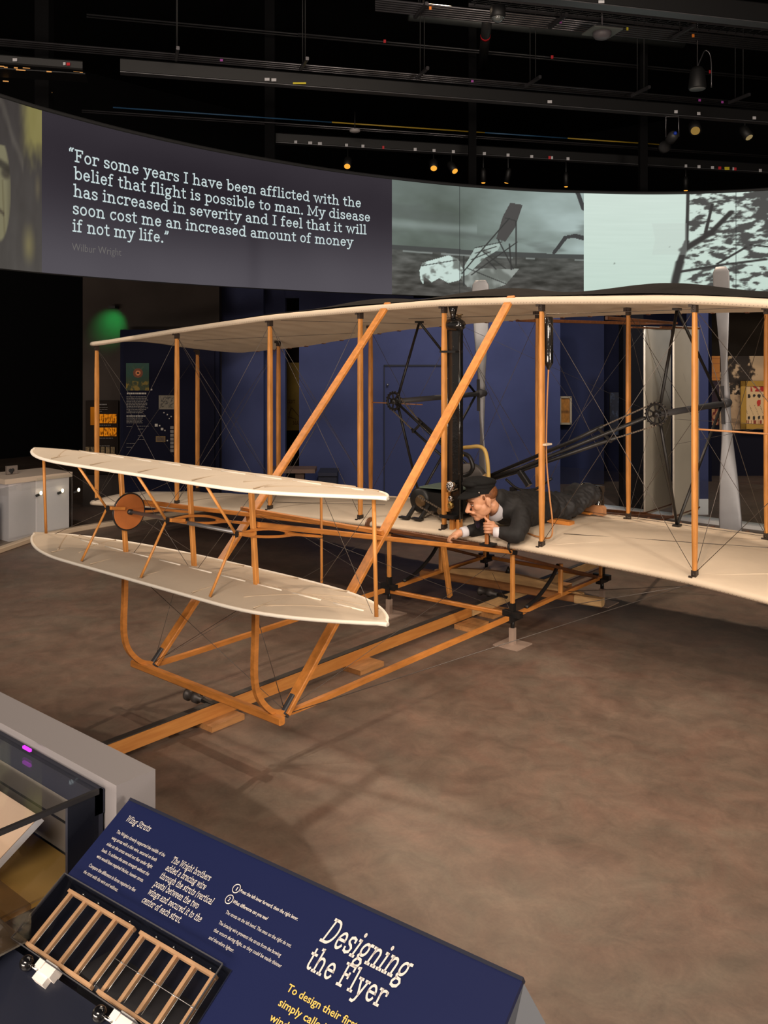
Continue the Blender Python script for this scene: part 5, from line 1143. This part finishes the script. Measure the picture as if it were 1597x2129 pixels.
for u, d, w, l in ((92, 13.0, .20, 'dark steel column at the far left above the screen'), (562, 14.9, .16, 'dark steel column above the quotation'), (982, 15.6, .13, 'dark steel column above the beach photograph'), (1337, 15.9, .13, 'dark steel column above the tree photograph')):
    p = atD(u, 500, d); p = V(p[0], p[1], 3.6); t = MB().box((p[0], p[1], 6.1), (w, w, 5.0), (RT, FW, UPV)).build('steel_column', mat('column_black', (.004, .004, .0045), .9, spec=.1)); tag(t, l, 'column')
pv = thing('drain_pipe', onZ(1012, 60, 6.95), 'thick black pipe with a red band hanging between the conduits', 'pipe')
p = onZ(1013, 42, 7.1); q = onZ(1003, 140, 7.1); MB().tube([p, p*.5+q*.5, q], .075, 14).build('pipe', mat('pipe_black', (.018, .018, .018), .4), pv)
pm_ = p*.72+q*.28; MB().tube([pm_, pm_+(q-p)*.04], .078, 14).build('red_band', M_TAGR, pv)
# fittings
def lamp(u, v, beamspec, r, h, label, lens=True, tilt=(0, 0, -1), name='spotlight', lens_m=None, group='spotlights on the lowest beam'):
    q = line(*beamspec, u)[1]; p = atD(u, v, np.dot(q-CAM, FW)); d = nrm(V(*tilt)); t = thing(name, p, label, 'spotlight', group)
    b = MB(); b.lathe(p, d, [(r*.6, -h), (r, -h*.75), (r, 0)], 16); b.build('lamp_body', M_RIG, t)
    y = MB(); c = p-d*h*.6; y.tube([c, V(c[0], c[1], q[2]+.02), V(q[0], q[1], q[2]+.02)], .012, 6); y.build('yoke', M_RIG, t)
    if lens: l = MB(); l.lathe(p, d, [(r*.75, .0), (r*.5, .012)], 16); l.build('lens', lens_m or M_AMBL, t)
B3 = (560, 297, 5.75); B2 = (250, 152, 6.2)
for u, v, r, l, tl in ((722, 346, .07, 'left lamp with glowing amber lens above the end of the quotation', (.4, -.5, -.6)), (902, 350, .075, 'amber glowing lamp above the left part of the beach photograph', (.4, -.5, -.6)), (946, 356, .07, 'dim amber lamp left of the column over the beach photograph', (.5, -.2, -.5)), (1005, 380, .05, 'hanging cylinder spotlight right of the column over the beach photograph', (0, 0, -1)), (1053, 380, .05, 'tilted cylinder spotlight with blue clip over the glider picture', (-.25, 0, -1)), (1177, 388, .045, 'slim hanging spotlight at the right end of the beach photograph', (0, 0, -1)), (1426, 396, .05, 'hanging spotlight with amber lens over the tree photograph', (0, 0, -1))):
    lamp(u, v, B3, r, .26, l, tilt=tl)
lamp(1446, 272, B2, .10, .28, 'round spotlight with dim amber lens under the long beam at the right', tilt=(.3, -.6, -.5), lens_m=emis('dim_amber', (.55, .33, .08), .45), group='spotlights on the long beam')
lamp(1558, 286, B2, .085, .25, 'spotlight with a gilt rim at the far right under the long beam', tilt=(.55, -.2, -.8), lens_m=emis('dim_amber2', (.5, .36, .16), .5), group='spotlights on the long beam')
th = thing('stage_projector_lamp', onZ(1385, 300, 5.8), 'large black stage projector lamp angled down to the left under the long beam', 'stage lamp')
p = onZ(1398, 285, 5.85); q = onZ(1374, 316, 5.72); b = MB(); d = nrm(q-p); b.lathe(p, d, [(.05, -.12), (.085, -.06), (.085, .10), (.06, .13), (.06, .30), (.10, .34), (.10, .44)], 18); b.build('lamp_barrel', mat('stage_black', (.035, .035, .036), .45), th)
y = MB(); y.tube([p+V(.09, .05, 0), p+V(.09, .05, .34), p+V(-.09, -.05, .34), p+V(-.09, -.05, 0)], .012, 6); y.build('yoke', M_CON, th)
MB().ell(p-d*.14, (.03, .03, .03)).build('blue_cap', mat('blue_cap', (.01, .05, .5), .5), th)
cm = thing('domed_camera', onZ(1035, 32, 6.6), 'round camera with a clear glass dome under the conduits at the top', 'camera')
p = onZ(1035, 30, 6.6); b = MB(); b.lathe(p, (0, 0, -1), [(.10, -.10), (.10, .02), (.085, .05)], 20); b.build('camera_base', M_RIG, cm); b = MB(); b.ell(p-V(0, 0, .05), (.075, .075, .055), n=20, m=12); b.build('glass_dome', mat('dome_glass', (.10, .11, .11), .06, coat=1.), cm)
b = MB(); b.tube([p+V(.08*math.cos(a), .08*math.sin(a), -.05) for a in np.linspace(0, 6.28, 25)[:-1]], .008, 6, closed=True); b.build('bright_ring', mat('ring', (.4, .42, .42), .2, .8), cm)
dl_ = thing('domed_lamp', onZ(1252, 75, 6.7), 'grey domed lamp on a square plate under the conduits at the upper right', 'lamp')
p = onZ(1252, 66, 6.75); b = MB(); b.box(p, (.44, .36, .02), (T1, T2, UPV)); b.build('square_plate', mat('plate_grey', (.14, .15, .14), .5), dl_); b = MB(); b.lathe(p, (0, 0, -1), [(.13, .0), (.13, .05), (.10, .09), (.05, .11)], 20); b.tube([p, p+V(0, 0, 1.85)], .012, 6); b.build('dome', mat('dome_grey', (.11, .10, .11), .5), dl_)
psx = thing('pendant_speaker', onZ(1450, 180, 6.2), 'black cone shaped pendant speaker with a grey grille at the upper right', 'speaker')
p = onZ(1450, 182, 6.2); b = MB(); b.lathe(p, (0, 0, 1), [(.125, -.02), (.13, .0), (.105, .25), (.07, .30)], 20); b.build('speaker_cone', M_RIG, psx); b = MB(); b.lathe(p-V(0, 0, .022), (0, 0, 1), [(.11, -.01), (.118, .0)], 20); b.build('grille', mat('grille_grey', (.12, .12, .12), .6), psx)
b = MB(); b.tube([p+V(0, 0, .28), p+V(0, 0, 2.41)], .008, 6); b.tube(curve([p+V(0, 0, .30), p+RT*.05+V(0, 0, .42), p+RT*.12+V(0, 0, .55), p+RT*.20+V(0, 0, .44), p+RT*.21+V(0, 0, .0)], 6), .010, 6); b.build('cable', M_CON, psx)
sd = thing('smoke_detector', onZ(738, 272, 5.9), 'small white round smoke detector above the end of the quotation', 'smoke detector')
p = onZ(738, 270, 5.9); b = MB(); b.lathe(p, (0, 0, -1), [(.09, 0), (.085, .03), (.05, .045)], 20); b.build('detector_body', mat('detector_white', (.32, .30, .30), .6), sd); MB().tube([p, p+V(0, 0, .3)], .008, 6).build('drop_rod', M_RIG, sd)
sl_ = thing('slatted_grille', onZ(60, 142, 6.0), 'dark grille with painted orange reflections at the far left of the ceiling', 'grille')
M_OG = emis('painted_orange_glint', (.75, .34, .10), .8)  # orange reflections of lights, painted as glowing slats
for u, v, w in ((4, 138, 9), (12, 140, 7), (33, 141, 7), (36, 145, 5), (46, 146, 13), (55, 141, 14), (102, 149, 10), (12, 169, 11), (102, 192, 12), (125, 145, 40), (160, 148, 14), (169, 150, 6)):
    q = onZ(u, v, 6.0); k = np.dot(q-CAM, FW)/FPX; b = MB(); b.bar(q-T1*w*k*.5, q+T1*w*k*.5, .01, 2.2*k if w < 30 else .8*k); b.build('painted_glint_slat', M_OG, sl_)
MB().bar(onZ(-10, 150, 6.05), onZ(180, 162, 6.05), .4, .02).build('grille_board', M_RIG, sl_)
# ================================================================ the pilot figure
def remesh(mb, name, material, parent, voxel, smooth=4, sub=None):
    """fuse overlapping solids into one continuous skin"""
    o = mb.build('tmp', material); 
    m = o.modifiers.new('r', 'REMESH'); m.mode = 'VOXEL'; m.voxel_size = voxel
    s = o.modifiers.new('s', 'SMOOTH'); s.iterations = smooth; s.factor = .5
    bpy.context.view_layer.update()
    me = bpy.data.meshes.new_from_object(o.evaluated_get(bpy.context.evaluated_depsgraph_get()))
    me.transform(Matrix.Translation(o.location)); vs = [tuple(v.co) for v in me.vertices]; fs = [tuple(p.vertices) for p in me.polygons]
    bpy.data.objects.remove(o); bpy.data.meshes.remove(me)
    r = MB(); r.add(vs, fs, True); return r if name is None else r.build(name, material, parent)
def chainb(mb, pts, rs, n=14):
    """tapered limb with round joints"""
    mb.tube(curve(pts, 4) if len(pts) > 2 else pts, np.interp(np.linspace(0, 1, (len(pts)-1)*4+1 if len(pts) > 2 else 2), np.linspace(0, 1, len(rs)), rs), n)
    for p, r in zip(pts, rs): mb.ell(p, (r, r, r), n=n, m=10)
pilot = thing('person', (.5, .7, .85), 'man in black suit and peaked cap lying prone on the wing, holding a lever', 'person')
# head frame
HC = onX(1005, 1041, .47); hz_ = nrm(V(-.60, -.80, 0)); pt = math.radians(17)
Fd = hz_*math.cos(pt)-UPV*math.sin(pt); Ud = hz_*math.sin(pt)+UPV*math.cos(pt); Ld = np.cross(Ud, Fd); HS = 1.24
def hp(x, y, z): return HC+HS*(Ld*x-Fd*y+Ud*z)      # local: x = subject's left, y = back, z = up
HA = (Ld*HS, -Fd*HS, Ud*HS)
def hell(mb, c, r, n=16, m=10): mb.ell(hp(*c), r, HA, n, m)
SHL, SHR = V(.665, .105, 1.050), V(.31, .06, 1.015); EL, ER = V(.735, -.075, .905), V(.345, .03, .885); WL_, WR = V(.585, -.145, .905), V(.262, -.125, .862)
NECK = V(.485, -.02, 1.045); CH = V(.49, .16, 1.02); BEL = V(.515, .5, 1.0); HIP = V(.54, .80, .975)
KL, KR = V(.625, 1.06, .965), V(.50, 1.10, .955); AL, AR = V(.635, 1.30, 1.035), V(.475, 1.37, 1.015)
body = MB()
hell(body, (0, .012, .045), (.072, .088, .088), 24, 16); hell(body, (0, -.030, .025), (.063, .062, .075), 20, 12)
hell(body, (0, -.026, -.030), (.058, .062, .062), 24, 14); hell(body, (0, -.044, -.066), (.041, .044, .040), 20, 12); hell(body, (0, -.070, -.091), (.024, .023, .020))
for s in (1, -1):
    hell(body, (s*.028, -.084, .027), (.024, .009, .006)); hell(body, (s*.037, -.050, -.014), (.022, .034, .028)); hell(body, (s*.0115, -.104, -.037), (.0085, .012, .0080))
    hell(body, (s*.070, .010, -.002), (.011, .017, .030)); hell(body, (s*.077, .018, .008), (.005, .013, .018)); hell(body, (s*.074, .010, -.026), (.006, .008, .009)); hell(body, (s*.034, -.020, -.050), (.019, .046, .036))
for t_ in np.linspace(0, 1, 11): hell(body, (0, -.080-.040*t_, .026-.054*t_), (.0095+.003*t_, .016, .013))
hell(body, (0, -.119, -.033), (.0125, .013, .0105)); hell(body, (0, -.088, -.050), (.026, .016, .012)); hell(body, (0, -.0935, -.060), (.021, .010, .0050)); hell(body, (0, -.089, -.072), (.020, .011, .0062))
chainb(body, [hp(0, .02, -.02), hp(0, .050, -.050), NECK], [.045*HS, .042*HS, .046])
chainb(body, [NECK, CH, BEL, HIP], [.05, .085, .09, .09])
chainb(body, [CH, SHL, EL, WL_], [.06, .04, .036, .027]); chainb(body, [CH, SHR, ER, WR], [.06, .04, .036, .027])
chainb(body, [HIP, KL, AL], [.08, .06, .042]); chainb(body, [HIP, KR, AR], [.08, .06, .042])
# left hand closed round the lever
LV = V(.503, -.143, .93); rr = RT; nf = -FW
palm = LV+rr*.040+nf*.020
chainb(body, [WL_, palm+rr*.025, palm], [.027, .030, .032])
for i, (ln, r) in enumerate(((1.0, .0098), (1.06, .0102), (1.0, .0098), (.88, .0088))):
    dz = .040-.0235*i; b = LV+rr*.040+nf*.034+UPV*dz
    k1 = LV+rr*.014+nf*.043+UPV*(dz+.002); k2 = LV-rr*.017*ln+nf*.034+UPV*(dz+.001); k3 = LV-rr*.026*ln+nf*.012+UPV*(dz-.001)
    chainb(body, [b, k1, k2, k3], [r*1.15, r*1.08, r, r*.85], 10)
chainb(body, [palm+UPV*.02+nf*.012, LV+rr*.006+nf*.024+UPV*.060, LV-rr*.014+nf*.022+UPV*.078, LV-rr*.022+nf*.020+UPV*.094], [.016, .0125, .011, .009], 10)
chainb(body, [palm-UPV*.028, palm+UPV*.034], [.024, .024])
# right hand resting half closed on the front beam
RH = V(.222, -.160, .836); dr = nrm(RH-WR); sr = nrm(np.cross(dr, UPV))
chainb(body, [WR, RH-dr*.02+UPV*.008, RH+dr*.018+UPV*.006], [.027, .032, .028])
chainb(body, [RH-sr*.024+dr*.012, RH+sr*.024+dr*.012], [.022, .022])
for i, (ln, r) in enumerate(((.98, .0095), (1.05, .010), (1.0, .0095), (.85, .0085))):
    o_ = sr*(.033-.0215*i); b = RH+o_+dr*.026+UPV*.012
    chainb(body, [b, b+dr*.034*ln-UPV*.004, b+dr*.046*ln-UPV*.028, b+dr*.022*ln-UPV*.040], [r*1.1, r*1.05, r, r*.85], 10)
chainb(body, [RH+sr*.030-dr*.02, RH+sr*.046+dr*.016-UPV*.008, RH+sr*.036+dr*.044-UPV*.018], [.014, .012, .0095], 10)
skin = mat('skin', (.60, .30, .17), .42, var=.12, vscale=14, bump=.03, bscale=120)
fig = remesh(body, 'body', skin, pilot, .0040, 11)
# face details
e = MB()
for s in (1, -1): hell(e, (s*.031, -.085, .006), (.0105, .0075, .0055), 12, 8)
e.build('eyes', mat('eye_white', (.5, .45, .40), .2), pilot)
e = MB()
for s in (1, -1): hell(e, (s*.033, -.0918, .0055), (.0045, .002, .0045), 10, 6)
e.build('irises', mat('iris_brown', (.03, .018, .01), .2), pilot)
e = MB()
for s in (1, -1):
    e.tube(curve([hp(s*.014, -.096, .026), hp(s*.032, -.098, .032), hp(s*.053, -.080, .026)], 5), .0042*HS, 8)
    e.tube(curve([hp(s*.019, -.0905, .011), hp(s*.031, -.094, .0135), hp(s*.044, -.082, .010)], 4), .002*HS, 6)
M_HAIR = mat('brown_hair', (.16, .055, .015), .6, var=.35, vscale=60)
e.build('eyebrows', M_HAIR, pilot)
e = MB()
for s in (1, -1): 
    for k_ in range(3): e.tube(curve([hp(s*.001, -.1085, -.0475-.003*k_), hp(s*.014, -.1045, -.050-.003*k_), hp(s*.028, -.093, -.054-.003*k_), hp(s*.037, -.080, -.061-.002*k_)], 5), list(np.linspace(.0042, .0016, 16)*HS), 8)
e.build('moustache', M_HAIR, pilot)
e = MB(); hell(e, (0, -.0985, -.0655), (.021, .0055, .0025), 14, 6); e.build('lips', mat('lip', (.42, .15, .10), .4), pilot)
h = MB(); hell(h, (0, .024, .044), (.0742, .0825, .068), 24, 14)
for s in (1, -1): hell(h, (s*.0615, -.008, .036), (.0095, .013, .022))
h.build('hair', M_HAIR, pilot)
# cap worn level: band, crown swelling over it, short peak
M_CAP = mat('black_wool', (.0085, .0085, .0085), .9, spec=.2, bump=.3, bscale=150)
cpt = math.radians(3); CF = hz_*math.cos(cpt)-UPV*math.sin(cpt); CU = hz_*math.sin(cpt)+UPV*math.cos(cpt); CC = hp(0, -.006, .070)
def kp_(x, y, z): return CC+HS*(Ld*x-CF*y+CU*z)
KA = (Ld*HS, -CF*HS, CU*HS)
def kell(mb, c, r, n=16, m=10): mb.ell(kp_(*c), r, KA, n, m)
c = MB(); kell(c, (0, .006, .030), (.082, .098, .034), 28, 12); kell(c, (0, .008, .056), (.089, .102, .028), 28, 12); kell(c, (0, -.012, .066), (.082, .090, .026), 28, 12); kell(c, (0, .045, .052), (.072, .07, .026)); kell(c, (0, -.06, .048), (.075, .05, .024))
cap = remesh(c, 'cap', M_CAP, pilot, .005, 6)
b = MB()
for rr_ in (.0, -.004): b.grid(lambda a, t, rr_=rr_: kp_((.078+rr_)*math.cos(2*math.pi*a), .006+(.094+rr_)*math.sin(2*math.pi*a), -.012+.040*t), 40, 3)
b.build('cap_band', M_CAP, cap)
v = MB()
def visf(a, t, dz=0.):
    ang = math.radians(196+148*a); x = .080*math.cos(ang); y = .006+.096*math.sin(ang); w = math.sin(math.pi*a)**.7
    return kp_(x*(1+.02*t), y-.056*t*w, -.004-.036*t*w+.004*math.sin(math.pi*t)-.014*abs(2*a-1)*t+dz)
v.grid(visf, 24, 6); v.grid(lambda a, t: visf(a, t, .005), 24, 6); v.build('cap_peak', M_CAP, cap)
bt = MB(); kell(bt, (.083, -.030, .002), (.005, .006, .006), 10, 8); bt.build('cap_button', M_CHROME, cap)
# shirt collar, tie, cuffs
M_SHIRT = mat('white_linen', (.70, .68, .72), .7)
NB = hp(0, .045, -.085)
ax_ = nrm(NB-NECK); x_ = nrm(np.cross(ax_, V(0, 0, 1))); y_ = np.cross(ax_, x_)
c = MB(); K0 = hp(0, .024, -.048); K1 = NECK+V(.0, .01, .005)
for rr_ in (0, -.005):
    c.grid(lambda a, t, rr_=rr_: K0+(K1-K0)*t+(.082+.010*t+rr_)*(x_*math.cos(2*math.pi*a)+y_*math.sin(2*math.pi*a)), 40, 6)
c.build('shirt_collar', M_SHIRT, pilot)
sf = MB(); sf.ell(CH+V(-.06, -.13, -.02), (.055, .05, .075)); sf.build('shirt_front', M_SHIRT, pilot)
ti = MB(); q = NECK+V(-.075, -.075, -.055); ti.ell(q, (.022, .018, .022)); ti.ell(q+V(-.012, -.02, -.04), (.022, .014, .045)); ti.build('necktie', mat('dark_violet_silk', (.022, .014, .035), .4), pilot)
for w_, p_ in ((WL_, EL), (WR, ER)):
    d = nrm(w_-p_); c = MB(); c.lathe(w_-d*.036, d, [(.040, 0), (.043, .01), (.0405, .052), (.034, .054)], 20); c.build('shirt_cuff', M_SHIRT, pilot)
# jacket
M_SUIT = mat('black_suit', (.0145, .014, .0142), .75, spec=.35, var=.2, vscale=40, bump=.08, bscale=60)
j = MB()
J1 = [V(.49, .03, 1.045), CH+V(0, .0, .015), V(.50, .32, 1.01), BEL, V(.53, .70, .98)]
def torso(mb, P, RX, RZ, n=26):
    P = curve(P, 5); m = len(P); k = np.linspace(0, 1, m); vs = []
    for i, p in enumerate(P):
        a = np.interp(k[i], np.linspace(0, 1, len(RX)), RX); c_ = np.interp(k[i], np.linspace(0, 1, len(RZ)), RZ)
        for q in range(n):
            t = 2*math.pi*q/n; vs.append(V(p[0]+a*math.cos(t), p[1], p[2]+c_*math.sin(t)))
    mb.add(vs, [(i*n+q, i*n+(q+1) % n, (i+1)*n+(q+1) % n, (i+1)*n+q) for i in range(m-1) for q in range(n)]+[tuple(range(n)), tuple(range((m-1)*n, m*n))], True)
torso(j, J1, [.105, .175, .185, .165, .165], [.085, .135, .150, .145, .135])
chainb(j, [V(.55, .07, 1.06), SHL+V(-.01, .01, .01), EL, EL+(WL_-EL)*.70], [.09, .090, .068, .050]); chainb(j, [V(.42, .05, 1.05), SHR, ER, ER+(WR-ER)*.66], [.08, .082, .062, .048])
chainb(j, [SHL+V(.0, -.01, -.02), SHL*.45+EL*.55+V(.012, .01, 0)], [.085, .076])
hb = onX(1036, 1036, .53); chainb(j, [hb, hb*.6+CH*.4+UPV*.02, CH+UPV*.04], [.066, .095, .11])
jm = remesh(j, None, M_SUIT, pilot, .011, 5)
# folds of the cloth
def folds(mb, amp, k=1.):
    out = []
    for p in mb.v:
        f = noise.noise(Vector((p[0]*13+p[2]*6, p[1]*17-p[2]*9, p[2]*10)))+.6*noise.noise(Vector((p[0]*30, p[1]*34+p[2]*20, p[2]*22)))
        c_ = V(.53, p[1], 1.0); d = nrm(V(*p)-c_); out.append(tuple(V(*p)+d*amp*f))
    mb.v = out; return mb
jk = folds(jm, .014, .7).build('jacket', M_SUIT, pilot)
# trousers
t = MB(); torso(t, [V(.53, .60, .985), HIP, V(.55, .95, .965)], [.150, .165, .14], [.125, .128, .11])
chainb(t, [HIP+V(.07, .04, 0), KL, AL+V(0, -.08, -.005), AL+V(.0, .0, -.01)], [.112, .084, .086, .098]); chainb(t, [HIP+V(-.06, .04, 0), KR, AR+V(0, -.08, 0), AR+V(0, -.0, -.01)], [.112, .084, .084, .092])
tm = remesh(t, None, M_SUIT, pilot, .011, 4)
folds(tm, .020, .55).build('trousers', mat('black_trousers', (.022, .022, .024), .65, spec=.45, var=.2, vscale=40, bump=.08, bscale=60), pilot)
# shoes: toes down on the foot rest, soles facing the tail
M_SHOE = mat('black_patent_leather', (.010, .009, .009), .12, coat=.8)
for A_, x, nm in ((AL, .645, 'shoe'), (AR, .475, 'shoe')):
    s = MB(); y0 = A_[1]+.135
    chainb(s, [V(x, y0-.02, 1.055), V(x, y0, 1.02), V(x, y0+.005, .965), V(x, y0-.015, .915)], [.043, .044, .043, .034])
    chainb(s, [A_+V(0, .03, .01), V(x, y0-.03, 1.04)], [.046, .046])
    so = remesh(s, 'shoe', M_SHOE, pilot, .006, 4)
    sl = MB(); vs = [V(x+w, y0+.046, z) for w, z in ((-.030, 1.085), (.030, 1.085), (.034, 1.03), (.030, .99), (.040, .94), (.034, .895), (0, .878), (-.034, .895), (-.040, .94), (-.030, .99), (-.034, 1.03))]
    sl.prism(vs, (0, .010, 0)); sl.prism([V(x+w, y0+.055, z) for w, z in ((-.030, 1.085), (.030, 1.085), (.033, 1.03), (-.033, 1.03))], (0, .02, 0)); sl.build('shoe_sole', mat('sole_brown', (.05, .035, .025), .3, coat=.3), so)
